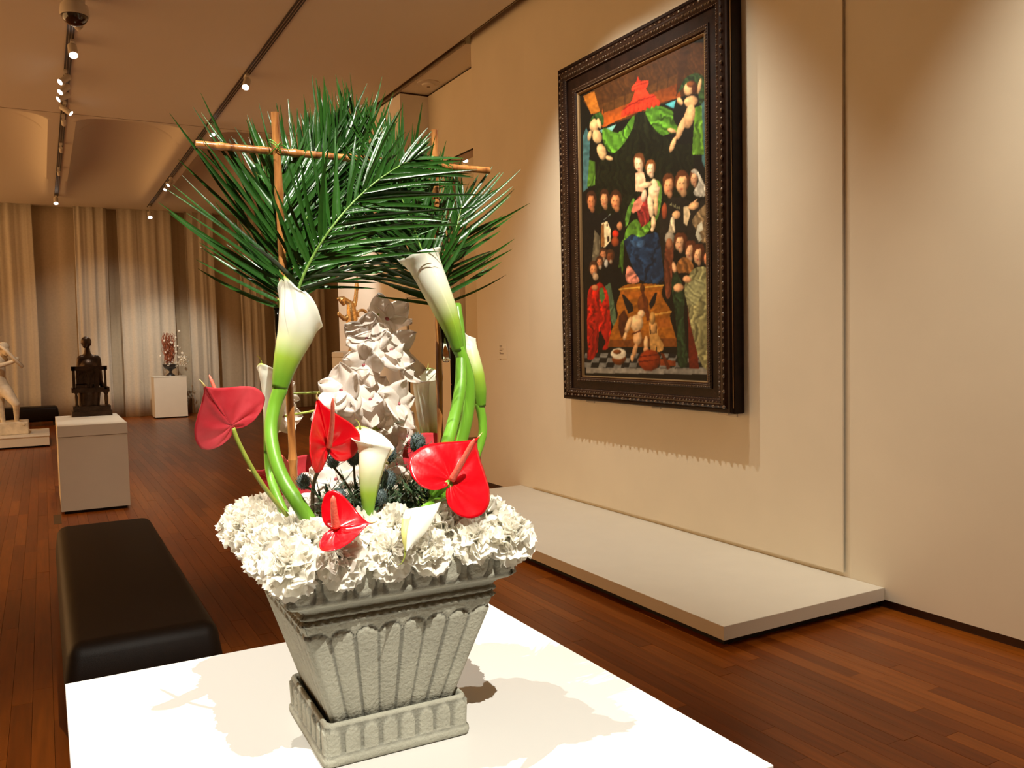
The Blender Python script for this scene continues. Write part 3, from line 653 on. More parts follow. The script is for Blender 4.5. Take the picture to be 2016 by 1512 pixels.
    a.data.foreach_set('color', np.concatenate([l.reshape(-1, 3), np.ones((nu*nv, 1))], 1).astype(np.float32).ravel())
    o = bpy.data.objects.new('canvas', me); COL.objects.link(o); o.parent = pt; reg(o, ORG[pt.name])
paint_canvas()
MB().box(CX+0.004, CX+0.03, FI[0]-0.02, FI[1]+0.02, FI[2]-0.02, FI[3]+0.02).build('stretcher', 'frame', pt, smooth=False)
def rect_t(t): return [FO[k]+(FI[k]-FO[k])*t for k in range(4)]
def ring(name, prof, m, closed=False, smooth=True):
    b = MB(); vs = []; n = len(prof)
    for t, x in prof:
        y0, y1, z0, z1 = rect_t(t); vs += [(x, y0, z0), (x, y1, z0), (x, y1, z1), (x, y0, z1)]
    fs = [(i*4+k, i*4+(k+1) % 4, (i+1)*4+(k+1) % 4, (i+1)*4+k) for i in range(n-1) for k in range(4)]
    return b.add(vs, fs).build(name, m, pt, smooth=False)
XF = 4.056
ring('outer_box', [(0.02, 4.178), (0.0, 4.16), (0.0, 4.085), (0.03, 4.075), (0.03, XF+0.006), (0.05, XF), (0.12, XF), (0.13, XF+0.006)], 'frame')
ring('outer_carved_band', [(0.13, XF+0.006)]+[(0.14+0.32*s, XF+0.006-0.020*math.sin(PI*s)) for s in np.linspace(0, 1, 9)]+[(0.47, XF+0.010)], 'frame_carved')
ring('frieze', [(0.47, XF+0.010), (0.48, XF+0.020), (0.76, XF+0.024), (0.77, XF+0.014)], 'frame')
ring('inner_carved_band', [(0.77, XF+0.014)]+[(0.78+0.15*s, XF+0.014-0.010*math.sin(PI*s)+0.01*s) for s in np.linspace(0, 1, 7)]+[(0.94, XF+0.026)], 'frame_carved')
ring('sight_edge', [(0.94, XF+0.026), (0.96, XF+0.022), (0.985, XF+0.03), (1.0, CX+0.001)], 'gilt_edge')
def beads(name, t, step, r, x, sq=1.0, alt=False):
    b = MB(); y0, y1, z0, z1 = rect_t(t)
    ico = [(0, 0, -1), (0.8, 0, -0.5), (0, 0.8, -0.5), (-0.8, 0, -0.5), (0, -0.8, -0.5), (0.9, 0.4, 0), (-0.4, 0.9, 0), (-0.9, -0.4, 0), (0.4, -0.9, 0)]
    def add(p, al, rr):
        rings = []
        for k, (rad, h) in enumerate(((1, 0.0), (0.85, 0.5), (0.5, 0.85))):
            for j in range(7):
                a = 2*PI*j/7; e = (sq if al else 1); rings.append(p+Vector((-h*rr, math.cos(a)*rad*rr*(1 if al == 'z' or not al else e), math.sin(a)*rad*rr*(e if al == 'z' else 1))))
        rings.append(p+Vector((-rr, 0, 0)))
        fs = [(i*7+j, i*7+(j+1) % 7, (i+1)*7+(j+1) % 7, (i+1)*7+j) for i in range(2) for j in range(7)]+[(14+j, 14+(j+1) % 7, 21) for j in range(7)]
        b.add(rings, fs)
    for (a0, a1, fix, al) in ((y0, y1, z0, 'y'), (y0, y1, z1, 'y'), (z0, z1, y0, 'z'), (z0, z1, y1, 'z')):
        n = int((a1-a0)/step)
        for k in range(n+1):
            c = a0+(a1-a0)*k/n; p = Vector((x, c, fix)) if al == 'y' else Vector((x, fix, c))
            add(p, al, r*(0.6 if alt and k % 2 else 1))
    o = b.build(name, 'bead', pt); o['kind'] = 'stuff'
beads('bead_row', 0.22, 0.052, 0.010, XF-0.012, 1.5, True)
beads('bead_row', 0.36, 0.034, 0.009, XF-0.012, 1.0, True)
beads('small_bead_row', 0.445, 0.018, 0.0045, XF+0.004, 1.2)
beads('small_bead_row', 0.82, 0.020, 0.0055, XF+0.008, 1.3, True)
beads('small_bead_row', 0.895, 0.014, 0.004, XF+0.014, 1.0)
MB().box(4.072, 4.076, FO[0]-0.0015, FO[0]+0.002, FO[2]+0.04, FO[3]-0.02).build('gilt_highlight_line', 'gilt_edge', pt, smooth=False)  # pale gilt strip painting the highlight along the frame's near side
for yy in (6.15, 5.25, 4.42): MB().box(4.09, 4.18, yy-0.06, yy+0.04, FO[2]-0.012, FO[2]-0.001).box(4.172, 4.18, yy-0.06, yy+0.04, FO[2]-0.03, FO[2]).build('support_bracket', 'fixture', pt, smooth=False)

# ================================================================ PEDESTALS AND BENCHES
t = thing('display_pedestal', 'glossy white square pedestal carrying the flower planter in front', 'pedestal', (0.51, 1.48, 0))
bevel(MB().box(0.010, 1.010, 0.978, 1.986, 0.872, 0.9).build('top', 'table', t, smooth=False), 0.0015, 2)
MB().box(0.012, 1.008, 0.980, 1.984, 0.06, 0.8715).build('body', 'table', t, smooth=False)
MB().box(0.05, 0.97, 1.02, 1.95, 0, 0.06).build('recessed_base', 'dark', t, smooth=False)
def pedestal(x0, x1, y0, y1, z, lab, cap=0.11, rec=0.03, tilt=None):
    t = thing('pedestal', lab, 'pedestal', ((x0+x1)/2, (y0+y1)/2, 0))
    bevel(MB().box(x0, x1, y0, y1, z-cap, z).build('cap', 'plinth', t, smooth=False), 0.003, 1)
    MB().box(x0+0.003, x1-0.003, y0+0.003, y1-0.003, rec, z-cap-0.003).build('body', 'plinth', t, smooth=False)
    MB().box(x0+0.03, x1-0.03, y0+0.03, y1-0.03, 0, rec).build('recessed_base', 'dark', t, smooth=False)
    MB().box(x0+0.01, x1-0.01, y0+0.01, y1-0.01, z-cap-0.004, z-cap+0.001).build('shadow_joint', 'dark', t, smooth=False)
    return t
pedestal(0.088, 0.706, 9.24, 10.66, 0.862, 'long white pedestal under the seated bronze figure')
ux0, ux1 = at(304, 780, 20.42).x, at(369, 780, 20.42).x
pedestal(ux0, ux1, 20.42, 20.98, 0.945, 'small white pedestal under the black urn by the curtain', cap=0.02)
# low plinth for the marble figure
t = thing('pedestal', 'low white plinth under the marble flute player at the left edge', 'pedestal', (-0.75, 16.6, 0))
bevel(MB().box(-1.6, 0.043, 15.95, 17.3, 0.17, 0.20).build('cap', 'plinth', t, smooth=False), 0.01, 2)
MB().box(-1.59, 0.033, 15.96, 17.29, 0.03, 0.17).build('body', 'plinth', t, smooth=False)
MB().box(-1.5, -0.03, 16.05, 17.2, 0, 0.03).build('recessed_base', 'dark', t, smooth=False)
# gold figure pedestal with chamfered cap
gx0, gy0 = at(676, 700, 10.6).x, 10.6
t = thing('pedestal', 'tall white pedestal with chamfered top under the gilded figure', 'pedestal', (gx0+0.2, gy0+0.24, 0))
b = MB(); x0, x1, y0, y1, z = gx0, gx0+0.42, gy0, gy0+0.49, 1.495
b.box(x0, x1, y0, y1, 0.03, z-0.075).build('body', 'plinth', t, smooth=False)
b = MB(); e = 0.035
b.add([(x0-.004, y0-.004, z-0.07), (x1, y0-.004, z-0.07), (x1, y1, z-0.07), (x0-.004, y1, z-0.07), (x0-.004, y0-.004, z-0.012), (x1, y0-.004, z-0.012), (x1, y1, z-0.012), (x0-.004, y1, z-0.012),
       (x0+e, y0+e, z), (x1-e, y0+e, z), (x1-e, y1-e, z), (x0+e, y1-e, z)],
      [(3, 2, 1, 0), (0, 1, 5, 4), (1, 2, 6, 5), (2, 3, 7, 6), (3, 0, 4, 7), (4, 5, 9, 8), (5, 6, 10, 9), (6, 7, 11, 10), (7, 4, 8, 11), (8, 9, 10, 11)])
b.build('cap', 'plinth', t, smooth=False)
MB().box(x0+.02, x1-.02, y0+.02, y1-.02, 0, 0.03).build('recessed_base', 'dark', t, smooth=False)
GP = (gx0+0.19, gy0+0.25)
# benches
def bench(x0, x1, y0, y1, z, lab):
    t = thing('bench', lab, 'bench', ((x0+x1)/2, (y0+y1)/2, 0))
    b = MB(); k = 0.02
    b.add([(x0+k, y0+k, 0.09), (x1-k, y0+k, 0.09), (x1-k, y1-k, 0.09), (x0+k, y1-k, 0.09), (x0, y0, z*0.62), (x1, y0, z*0.62), (x1, y1, z*0.62), (x0, y1, z*0.62), (x0+k, y0+k*2, z), (x1-k, y0+k*2, z), (x1-k, y1-k, z), (x0+k, y1-k, z)],
          [(3, 2, 1, 0), (0, 1, 5, 4), (1, 2, 6, 5), (2, 3, 7, 6), (3, 0, 4, 7), (4, 5, 9, 8), (5, 6, 10, 9), (6, 7, 11, 10), (7, 4, 8, 11), (8, 9, 10, 11)])
    o = b.build('cushion', 'leather', t, smooth=True); bv = bevel(o, 0.055, 6); o.modifiers['bevel'].angle_limit = math.radians(25)
    seam = MB(); zz = z-0.012
    for sx in (x0+0.055, x1-0.055): seam.tube([(sx, y0+0.08, zz+0.010), (sx, y1-0.08, zz+0.010)], 0.0025, 6)
    for lx in (x0+0.08, x1-0.12):
        for ly in (y0+0.08, y1-0.12): MB().box(lx, lx+0.04, ly, ly+0.04, 0, 0.09).build('leg', 'dark', t, smooth=False)
bench(0.015, 0.622, 3.70, 6.38, 0.43, 'dark brown leather bench behind the flower pedestal')
bench(-1.7, 0.245, 20.35, 20.95, 0.40, 'low black bench by the curtain behind the marble flute player')
t = thing('floor_box', 'small dark square floor outlet beside the long white pedestal', 'floor outlet', (0.03, 9.2, 0))
fa, fb = atz(105, 1016, 0), atz(120, 1016, 0)
MB().box(fa.x, fb.x, fa.y-0.45, fa.y+0.05, -0.004, 0.0012).build('lid', 'outlet', t, smooth=False)

# ================================================================ SCULPTURES
# seated bronze seen from behind
YB = 10.36
t = thing('seated_bronze', 'dark bronze figure seated in an openwork chair, seen from behind', 'sculpture', (at(182, 822, YB).x, YB, 0.862))
def pb(px, py, dy=0.0): return at(px, py, YB+dy)
def bb(b, xa, xb, ya, yb, d0, d1):
    p, q = at(xa, ya, YB), at(xb, yb, YB); return b.box(p.x, q.x, YB+d0, YB+d1, q.z, p.z)
b = MB(); bb(b, 142, 222, 811.5, 822, 0, .27); p = at(142, 811, YB); b.build('lower_base', 'bronze', t, smooth=False)
b = MB(); bb(b, 144, 219, 801.5, 811.5, .01, .26); b.build('upper_base', 'bronze', t, smooth=False)
for xa, d in ((151, .03), (211, .03), (151, .22), (209, .22)):
    b = MB(); p0, p1 = pb(xa, 802, d), pb(xa, 768, d); L_ = (p1-p0).length
    b.lathe([(.022, 0), (.022, .02), (.013, .04), (.016, L_*.6), (.011, L_*.75), (.026, L_*.9), (.026, L_)], p0, 12, (0, 0, 1)).build('leg', 'bronze', t)
b = MB(); bb(b, 141, 216, 765, 771, .0, .25); b.build('seat', 'bronze', t, smooth=False)
b = MB(); bb(b, 139, 211, 722, 728, .0, .03); bb(b, 141, 149, 722, 766, .0, .035); bb(b, 204, 210.5, 722, 766, .0, .035); bb(b, 149, 196, 728, 756, .008, .025)
bb(b, 149, 172, 756, 766, .008, .025); bb(b, 186, 196, 756, 766, .008, .025); b.build('chair_back', 'bronze', t, smooth=False)
for xa in (155, 165, 177, 187): bb(MB(), xa-1, xa+1, 730, 764, -.004, .01).build('back_slat', 'bronze', t, smooth=False)
u = at(1, 700, YB).x-at(0, 700, YB).x
blob('robed_body', [(pb(172, 800, .12), pb(174, 765, .12), 20*u, 21*u), (pb(163, 798, .1), pb(163, 770, .1), 10*u, 12*u), (pb(188, 798, .1), pb(188, 770, .1), 10*u, 12*u),
    (pb(174, 765, .1), pb(174, 722, .1), 19*u, 20*u), (pb(160, 706, .1), pb(188, 705, .1), 9*u, 9*u), (pb(158, 708, .1), pb(156, 745, .12), 9*u, 9*u), (pb(191, 707, .1), pb(194, 745, .13), 9*u, 10*u),
    (pb(172, 700, .1), pb(171, 684, .09), 9*u, 6*u), (pb(194, 745, .12), pb(203, 762, .16), 7*u, 6*u)], 'bronze', t, 0.012, 4)
blob('head', [(pb(169.5, 679, .09), pb(170.5, 676, .09), 9*u, 11*u), (pb(169.4, 672, .1), pb(169.4, 673, .1), 12*u, 12.5*u), (pb(170, 680, .16), pb(170, 684, .16), 7*u, 5*u)], 'bronze', t, 0.008, 3)
# marble flute player
YS = 16.45
t = thing('marble_flutist', 'old marble nude figure playing a flute, cut by the left edge', 'sculpture', (at(10, 846, YS).x, YS, 0.20))
def ps(px, py, dy=0.0): return at(px, py, YS+dy)
u = at(1, 700, YS).x-at(0, 700, YS).x
p, q = at(-38, 834, YS), at(57, 848, YS); bevel(MB().box(p.x, q.x, YS-0.12, YS+0.45, 0.20, p.z).build('rock_base', 'marble', t, smooth=False), 0.015, 2)
blob('body', [(ps(-6, 712), ps(-4, 745), 17*u, 16*u), (ps(-4, 745), ps(2, 765), 16*u, 19*u), (ps(-16, 706), ps(8, 708), 10*u, 9*u),
    (ps(10, 768, -.05), ps(32, 796, -.2), 15*u, 8.5*u), (ps(32, 796, -.2), ps(33, 830, -.05), 8*u, 5*u), (ps(33, 833, -.05), ps(48, 836, -.12), 5*u, 3.5*u),
    (ps(-4, 770, .05), ps(0, 802, .05), 15*u, 9*u), (ps(0, 802, .05), ps(7, 832, .05), 9*u, 5*u), (ps(7, 834, .05), ps(16, 837, -.02), 4.5*u, 3.5*u),
    (ps(-20, 708), ps(-14, 724, -.2), 8*u, 6*u), (ps(-14, 724, -.2), ps(26, 712, -.22), 6*u, 5*u), (ps(26, 712, -.22), ps(34, 706, -.22), 5*u, 5.5*u),
    (ps(2, 704), ps(6, 692, -.05), 7*u, 7*u), (ps(30, 704, -.26), ps(36, 708, -.26), 3*u, 3*u), (ps(8, 700, .1), ps(-14, 692, .05), 8*u, 6*u), (ps(-14, 692, .02), ps(2, 684, -.16), 6*u, 4*u)], 'marble', t, 0.018, 5)
blob('head', [(ps(8, 688, -.06), ps(7, 684, -.06), 11*u, 13*u), (ps(12, 696, -.1), ps(12, 692, -.1), 6*u, 8*u), (ps(17, 689, -.12), ps(17.5, 692, -.13), 1.6*u, 2.2*u)], 'marble', t, 0.012, 3)
MB().tube([ps(-3, 678, -.22), ps(12, 690, -.25), ps(45, 723, -.3)], [3.2*u, 3.4*u, 4.2*u], 12).build('flute', 'marble', t)
# gilded twisting figure
YG = GP[1]
t = thing('gilded_figure', 'small gilded figure twisting with raised arm and coiling tail', 'sculpture', (GP[0], YG, 1.495))
def pg(px, py, dy=0.0): return at(px, py, YG+dy)
u = at(1, 600, YG).x-at(0, 600, YG).x
MB().lathe([(12*u, 0), (12*u, 0.012), (8*u, 0.03), (5*u, 0.05)], (pg(694, 690).x, YG, 1.495), 16).build('foot', 'gold', t)
blob('twisting_body', [(pg(693, 682), pg(690, 664), 10.44*u, 13.92*u), (pg(690, 664), pg(694, 648), 13.92*u, 10.44*u), (pg(694, 648), pg(702, 640), 12.18*u, 13.92*u), (pg(690, 636), pg(712, 640), 12.18*u, 10.44*u),
    (pg(694, 634), pg(692, 612), 15.66*u, 13.92*u), (pg(692, 612), pg(690, 600), 13.92*u, 10.44*u), (pg(697, 602), pg(700, 590), 6.96*u, 6.09*u), (pg(700, 590), pg(702, 568), 6.264*u, 5.22*u), (pg(702, 568), pg(703, 545), 6.96*u, 2.61*u),
    (pg(690, 598), pg(676, 588), 8.7*u, 6.96*u), (pg(676, 588), pg(667, 588), 6.96*u, 5.22*u), (pg(690, 622), pg(678, 628), 7.83*u, 6.96*u), (pg(678, 628), pg(668, 620), 6.96*u, 5.22*u), (pg(668, 620), pg(667, 616), 5.22*u, 4.35*u),
    (pg(673, 592), pg(676, 598), 8.7*u, 6.09*u)], 'gold', t, 0.0085, 2)
tl = [pg(*a) for a in ((700, 640), (712, 636), (721, 628), (722, 618), (716, 611), (707, 612), (704, 618), (706, 624))]
MB().tube(spline(tl, 26), [6.2*u*(1-0.5*i/25) for i in range(26)], 12).build('tail_coil', 'gold', t)
tl = [pg(a, c, d) for a, c, d in ((684, 645, -.03), (694, 650, -.06), (708, 648, -.03), (712, 642, .02), (700, 638, .06), (688, 641, .02))]
MB().tube(spline(tl, 22), 5.5*u, 12).build('lower_coil', 'gold', t)
# urn with dried arrangement by the curtain
YU = 20.7
uz = at(336, 741, YU); u = at(1, 700, YU).x-at(0, 700, YU).x; uc = (uz.x, YU, 0.945)
t = thing('black_urn', 'black footed urn on the small pedestal near the curtain', 'urn', uc)
MB().lathe([(11*u, 0), (11*u, 2.5*u), (7*u, 5*u), (3*u, 9*u), (3*u, 12*u), (6*u, 14*u), (5*u, 15.5*u), (12*u, 18*u), (16*u, 23*u), (17.5*u, 27*u), (19*u, 29*u), (18*u, 30*u), (14*u, 27*u)], uc, 28).build('body', 'urn', t)
def pu(px, py, dy=0.0): return at(px, py, YU+dy)
t = thing('twig_bundle', 'coppery curled twigs rising from the black urn', 'dried branches', uc)
b = MB()
for i in range(120):
    x = random.gauss(333, 2.5); y0 = 716; pts = [pu(x, y0, random.uniform(-.03, .03))]; a = random.uniform(-1, 1)
    H_ = random.uniform(30, 62)
    for k in range(1, 6): pts.append(pu(x+a*(4+7*k/5)+random.gauss(0, 2.4)+(-2 if k > 3 else 0), y0-H_*k/5, random.gauss(0, .06)))
    b.tube(spline(pts, 12), 0.0042, 4, cap=False)
o = b.build('twigs', 'copper_twig', t); o['kind'] = 'stuff'
for i, (x, y) in enumerate(((353, 652), (346, 664.5), (323.5, 670.5), (336, 674), (339, 675), (344, 682), (350, 681), (326, 694), (330, 690), (347, 693), (316, 701), (333, 706))):
    c = pu(x, y, -.07); o = MB().lathe([(0.3*2.6*u, -2.8*u), (2.2*u, -1.5*u), (2.6*u, 0), (2*u, 1.8*u), (.4*u, 2.8*u)], c, 10, (random.uniform(-.5, .5), 0, 1)).build('white_bud', 'carnation', t)
t = thing('white_flower_cluster', 'white blossoms spilling over the right rim of the black urn', 'flowers', uc)
b = MB()
for i in range(150):
    s = random.random()
    if s < 0.5: x, y = random.gauss(361, 4.5), random.gauss(708, 6.5)
    else: x, y = random.uniform(325, 362), random.gauss(715, 2.4)+max(0, (x if False else 0))
    if 340 < x < 350 and s > .5: y += random.uniform(0, 5)
    c = pu(x, y, random.uniform(-.22, .05)); R_ = Quaternion(Vector((random.gauss(0, 1), random.gauss(0, 1)-1.5, random.gauss(0, 1))).normalized(), random.uniform(0, 6.28))
    for k in range(5):
        a = 2*PI*k/5; q1 = R_ @ Vector((math.cos(a)*3.2*u, math.sin(a)*3.2*u, 1.1*u)); q2 = R_ @ Vector((math.cos(a+.6)*2.5*u, math.sin(a+.6)*2.5*u, .2*u)); q3 = R_ @ Vector((math.cos(a-.6)*2.5*u, math.sin(a-.6)*2.5*u, .2*u))
        b.add([c, c+q3, c+q1, c+q2], [(0, 1, 2, 3)])
o = b.build('blossoms', 'carnation', t, smooth=False); o['kind'] = 'stuff'

# ================================================================ VISITOR
YP = 13.57
t = thing('person', 'standing person in black clothes with a shoulder bag beyond the passage', 'person', (at(892, 850, YP).x, YP, 0))
def pp(px, py, dy=0.0): return at(px, py, YP+dy)
u = at(1, 700, YP).x-at(0, 700, YP).x
def gl(px, z, dy=0.0): v = pp(px, 760, dy); return Vector((v.x, v.y, z))
blob('clothed_body', [(gl(893, 1.36), gl(892, 1.0), .145, .12), (gl(892, 1.0), gl(893, .86), .13, .155), (gl(880, 1.37), gl(906, 1.37), .075, .075),
    (gl(889, .86), gl(887, .48, -.03), .095, .07), (gl(887, .48, -.03), gl(888, .09), .068, .045), (gl(899, .86), gl(900, .48, .04), .095, .07), (gl(900, .48, .04), gl(899, .09, .1), .068, .045),
    (gl(878, 1.36), gl(876, 1.1), .06, .05), (gl(876, 1.1), gl(883, .92, -.1), .048, .036), (gl(908, 1.36), gl(912, 1.1), .06, .05), (gl(912, 1.1), gl(906, .95, -.14), .048, .036),
    (gl(888, .05), gl(885, .04, -.14), .045, .035), (gl(899, .05, .1), gl(897, .04, -.04), .045, .035)], 'cloth_black', t, 0.02, 4)
blob('head', [(gl(893, 1.42), gl(893, 1.47), .05, .05), (gl(893, 1.51, -.01), gl(893, 1.55), .075, .088), (gl(892.4, 1.525, -.085), gl(892.4, 1.51, -.095), .014, .018), (gl(901, 1.53), gl(901, 1.52), .018, .016), (gl(885, 1.53), gl(885, 1.52), .018, .016)], 'skin', t, 0.011, 2)
for s in (-1, 1): MB().lathe([(.010, -.010), (.012, 0), (.010, .010)], gl(892.7+s*3, 1.54, -.085), 8).build('eye', 'hair', t)
MB().box(gl(890.5, 1.485).x, gl(894.5, 1.485).x, YP-.09, YP-.075, 1.478, 1.488).build('mouth', 'orchid_heart', t)
blob('hair', [(gl(893, 1.57, .02), gl(893, 1.54, .04), .09, .09), (gl(893, 1.50, .06), gl(893, 1.42, .07), .07, .06)], 'hair', t, 0.015, 3)
for sx, dy in ((878.5, -.12), (908, -.16)):
    h = gl(sx+4, .9, dy); blob('hand', [(h, h+Vector((0, -.02, -.06)), .03, .028)]+[(h+Vector((k*.013-.02, -.02, -.06)), h+Vector((k*.014-.021, -.03, -.125+abs(k-1.5)*.012)), .011, .008) for k in range(4)]+[(h+Vector((.02, -.02, -.02)), h+Vector((.045, -.04, -.06)), .011, .009)], 'skin', t, 0.007, 1)
t = thing('shoulder_bag', 'black bag hanging beside the visitor in black', 'bag', gl(877, .55, -.05))
c = gl(877, .5, -.06)
bevel(MB().box(c.x-.10, c.x+.09, YP-.16, YP-.0, .42, .68).build('bag_body', 'cloth_black', t), 0.03, 3)
MB().tube(spline([c+Vector((-.06, 0, .17)), gl(874, 1.1, -.07), gl(880, 1.44, -.02), gl(886, 1.1, -.16), c+Vector((.07, 0, .17))], 24), .008, 6).build('strap', 'cloth_black', t)

# ================================================================ PLANTER
PC = Vector((0.509, 1.470, 0.9)); PR = Matrix.Rotation(math.radians(-1.5), 3, 'Z')
def square_shell(rows, disp, ns=120, colf=None):
    """rows: list of (half_width, z); disp(side_u, row_index) -> outward offset"""
    b = MB(); vs = []; cs = []
    for i, (h, z) in enumerate(rows):
        for k in range(4):
            for j in range(ns):
                u = -1+2*j/ns; d, g = disp(u, i, h, z); hh = h+d
                cr = 0.012*min(1, h/.12); au = abs(u)*hh; over = max(0, au-(hh-cr))
                rr = hh-(cr-math.sqrt(max(0, cr*cr-over*over))) if over > 0 else hh
                p = Vector((u*hh, -rr, 0)); p.rotate(Quaternion((0, 0, 1), k*PI/2))
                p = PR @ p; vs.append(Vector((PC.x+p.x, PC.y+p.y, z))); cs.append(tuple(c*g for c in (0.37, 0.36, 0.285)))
    n = 4*ns
    fs = [(i*n+j, i*n+(j+1) % n, (i+1)*n+(j+1) % n, (i+1)*n+j) for i in range(len(rows)-1) for j in range(n)]
    b.add(vs, fs, cs); return b
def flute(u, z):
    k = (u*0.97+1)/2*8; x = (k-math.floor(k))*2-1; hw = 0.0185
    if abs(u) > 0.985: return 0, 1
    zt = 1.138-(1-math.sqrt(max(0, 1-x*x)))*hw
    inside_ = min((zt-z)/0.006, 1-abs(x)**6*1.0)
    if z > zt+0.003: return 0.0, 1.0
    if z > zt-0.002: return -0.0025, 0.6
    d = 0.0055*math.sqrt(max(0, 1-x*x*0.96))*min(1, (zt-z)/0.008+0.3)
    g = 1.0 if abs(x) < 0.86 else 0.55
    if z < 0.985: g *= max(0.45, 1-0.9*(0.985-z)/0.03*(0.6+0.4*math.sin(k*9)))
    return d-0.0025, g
rows = []
for i in range(64):
    z = 0.918+i*(1.150-0.918)/63; rows.append((0.0935+0.314*(z-0.918), z))
nb = len(rows)
prof = [(0.1665, 1.152), (0.170, 1.154), (0.1715, 1.157), (0.170, 1.160), (0.1665, 1.162), (0.1675, 1.164), (0.171, 1.166), (0.1725, 1.169), (0.171, 1.172), (0.168, 1.174),
        (0.170, 1.178), (0.175, 1.183), (0.182, 1.187), (0.190, 1.190), (0.1955, 1.194), (0.198, 1.199), (0.197, 1.204), (0.196, 1.209), (0.196, 1.214), (0.1965, 1.219), (0.197, 1.224), (0.198, 1.229), (0.199, 1.234), (0.199, 1.240), (0.196, 1.244), (0.188, 1.245), (0.180, 1.243), (0.176, 1.230), (0.172, 1.19)]
rows += prof
def pdisp(u, i, h, z):
    if i < nb: return flute(u, z)
    if 1.1525 < z < 1.1615:
        return 0.0016*math.sin(u*h*420+(z-1.157)*700), 0.8+0.2*math.sin(u*h*420+(z-1.157)*700)
    if 1.1735 > z > 1.1625: return 0.0008*math.sin(u*h*300-(z-1.169)*500), 0.72
    if 1.196 < z < 1.242:
        k = (u+1)/2*8; x = (k-math.floor(k))*2-1; a = abs(x)/0.74
        if a < 1:
            zb = 1.201+(1-math.sqrt(1-a*a))*0.020
            if z > zb: return 0.0065*math.sqrt(max(0, 1-a*a*.8))*min(1, (z-zb)/0.006+.25), 1.05
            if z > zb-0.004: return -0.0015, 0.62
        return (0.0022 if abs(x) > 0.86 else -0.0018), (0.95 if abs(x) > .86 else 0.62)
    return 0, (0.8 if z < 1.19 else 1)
t = thing('planter', 'grey weathered cast stone square planter with fluted sides on the saucer', 'planter', PC)
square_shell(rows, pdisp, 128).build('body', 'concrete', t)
b = MB(); vs = [PC+PR @ Vector((x*.178, y*.178, 0))+Vector((0, 0, .312)) for x, y in ((-1, -1), (1, -1), (1, 1), (-1, 1))]; b.add(vs, [(0, 1, 2, 3)]); b.build('soil', 'soil', t)
t = thing('planter_saucer', 'grey square stone saucer with scalloped sides under the planter', 'saucer', PC)
srow = [(0.128, .9005), (0.1315, .903), (0.1325, .909), (0.132, .915), (0.129, .919), (0.1265, .921)]+[(0.1262+0.0016*k/12, .922+.043*k/12) for k in range(13)]+[(0.1275, .968), (0.1255, .972), (0.1225, .973), (0.119, .970), (0.1175, .95), (0.116, .915), (0.06, .914), (0.001, .914)]
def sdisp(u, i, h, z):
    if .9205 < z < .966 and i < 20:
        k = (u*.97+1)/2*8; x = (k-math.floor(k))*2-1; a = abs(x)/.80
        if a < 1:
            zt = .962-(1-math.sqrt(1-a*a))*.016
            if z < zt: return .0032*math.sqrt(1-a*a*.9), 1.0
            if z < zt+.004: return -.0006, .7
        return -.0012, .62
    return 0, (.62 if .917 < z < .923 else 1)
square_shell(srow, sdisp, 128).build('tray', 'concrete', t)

# ================================================================ ARRANGEMENT
FORG = (PC.x, PC.y, 1.2)
def mpp(Y, x=700, y=900): return (at(x, y, Y).dot(CF)-Vector((0, 0, CAMH)).dot(CF))/FPX
def P3(l): return [at(*p[:3]) for p in l]
# carnations
def carnation_mesh(seed):
    r = random.Random(seed); b = MB()
    for (e, n, L_, z0) in ((-38, 9, .042, -.002), (-16, 10, .047, 0), (2, 10, .048, .001), (18, 10, .046, .003), (32, 9, .043, .004), (46, 9, .040, .005), (58, 8, .036, .006), (70, 7, .033, .006), (82, 5, .030, .006)):
        for k in range(n):
            ph0 = 2*PI*k/n+r.uniform(-.25, .25); ee = math.radians(e+r.uniform(-9, 9)); L2 = L_*r.uniform(.88, 1.1)
            f1, f2, p1, p2 = r.uniform(5, 8), r.uniform(11, 15), r.uniform(0, 6), r.uniform(0, 6); wd = r.uniform(.5, .72); cu = r.uniform(-.55, .25)
            def P(s, tt):
                tq = tt*2-1; a = ph0+tq*wd*(.25+.9*s); zig = 0.028*(1 if int(round(tt*12)) % 2 else -1)*(s > .9)
                rr = L2*s*(1-.16*tq*tq+zig); el = ee+cu*s*s
                ru = s*s*(.0062*math.sin(f1*tq+p1)+.0018*math.sin(f2*tq+p2))
                d = Vector((math.cos(a)*math.cos(el), math.sin(a)*math.cos(el), math.sin(el))); nn = Vector((-math.cos(a)*math.sin(el), -math.sin(a)*math.sin(el), math.cos(el)))
                return d*rr+nn*ru+Vector((0, 0, z0))
            b.grid(P, 5, 13)
    return b
car_var = []
for k in range(5):
    th_ = thing('carnation', '', 'flower', (0, 0, 0)); po = carnation_mesh(k).build('petals', 'carnation', th_)
    cx = MB().lathe([(.006, -.03), (.008, -.012), (.011, -.002), (.004, .004)], (0, 0, 0), 10).build('calyx', 'calyx', th_); car_var.append(th_)
placed = 0
def place_carn(p, n, sc=1.0):
    global placed
    o = car_var[placed] if placed < 5 else copy_tree(car_var[placed % 5])
    o.location = p; q = Vector((0, 0, 1)).rotation_difference(Vector(n).normalized()); q = q @ Quaternion((0, 0, 1), random.uniform(0, 6.28))
    o.rotation_mode = 'QUATERNION'; o.rotation_quaternion = q; o.scale = (sc,)*3
    o['label'] = 'white ruffled carnation packed in the thick collar around the planter rim'; o['category'] = 'flower'; o['group'] = 'white carnations around the planter rim'
    placed += 1
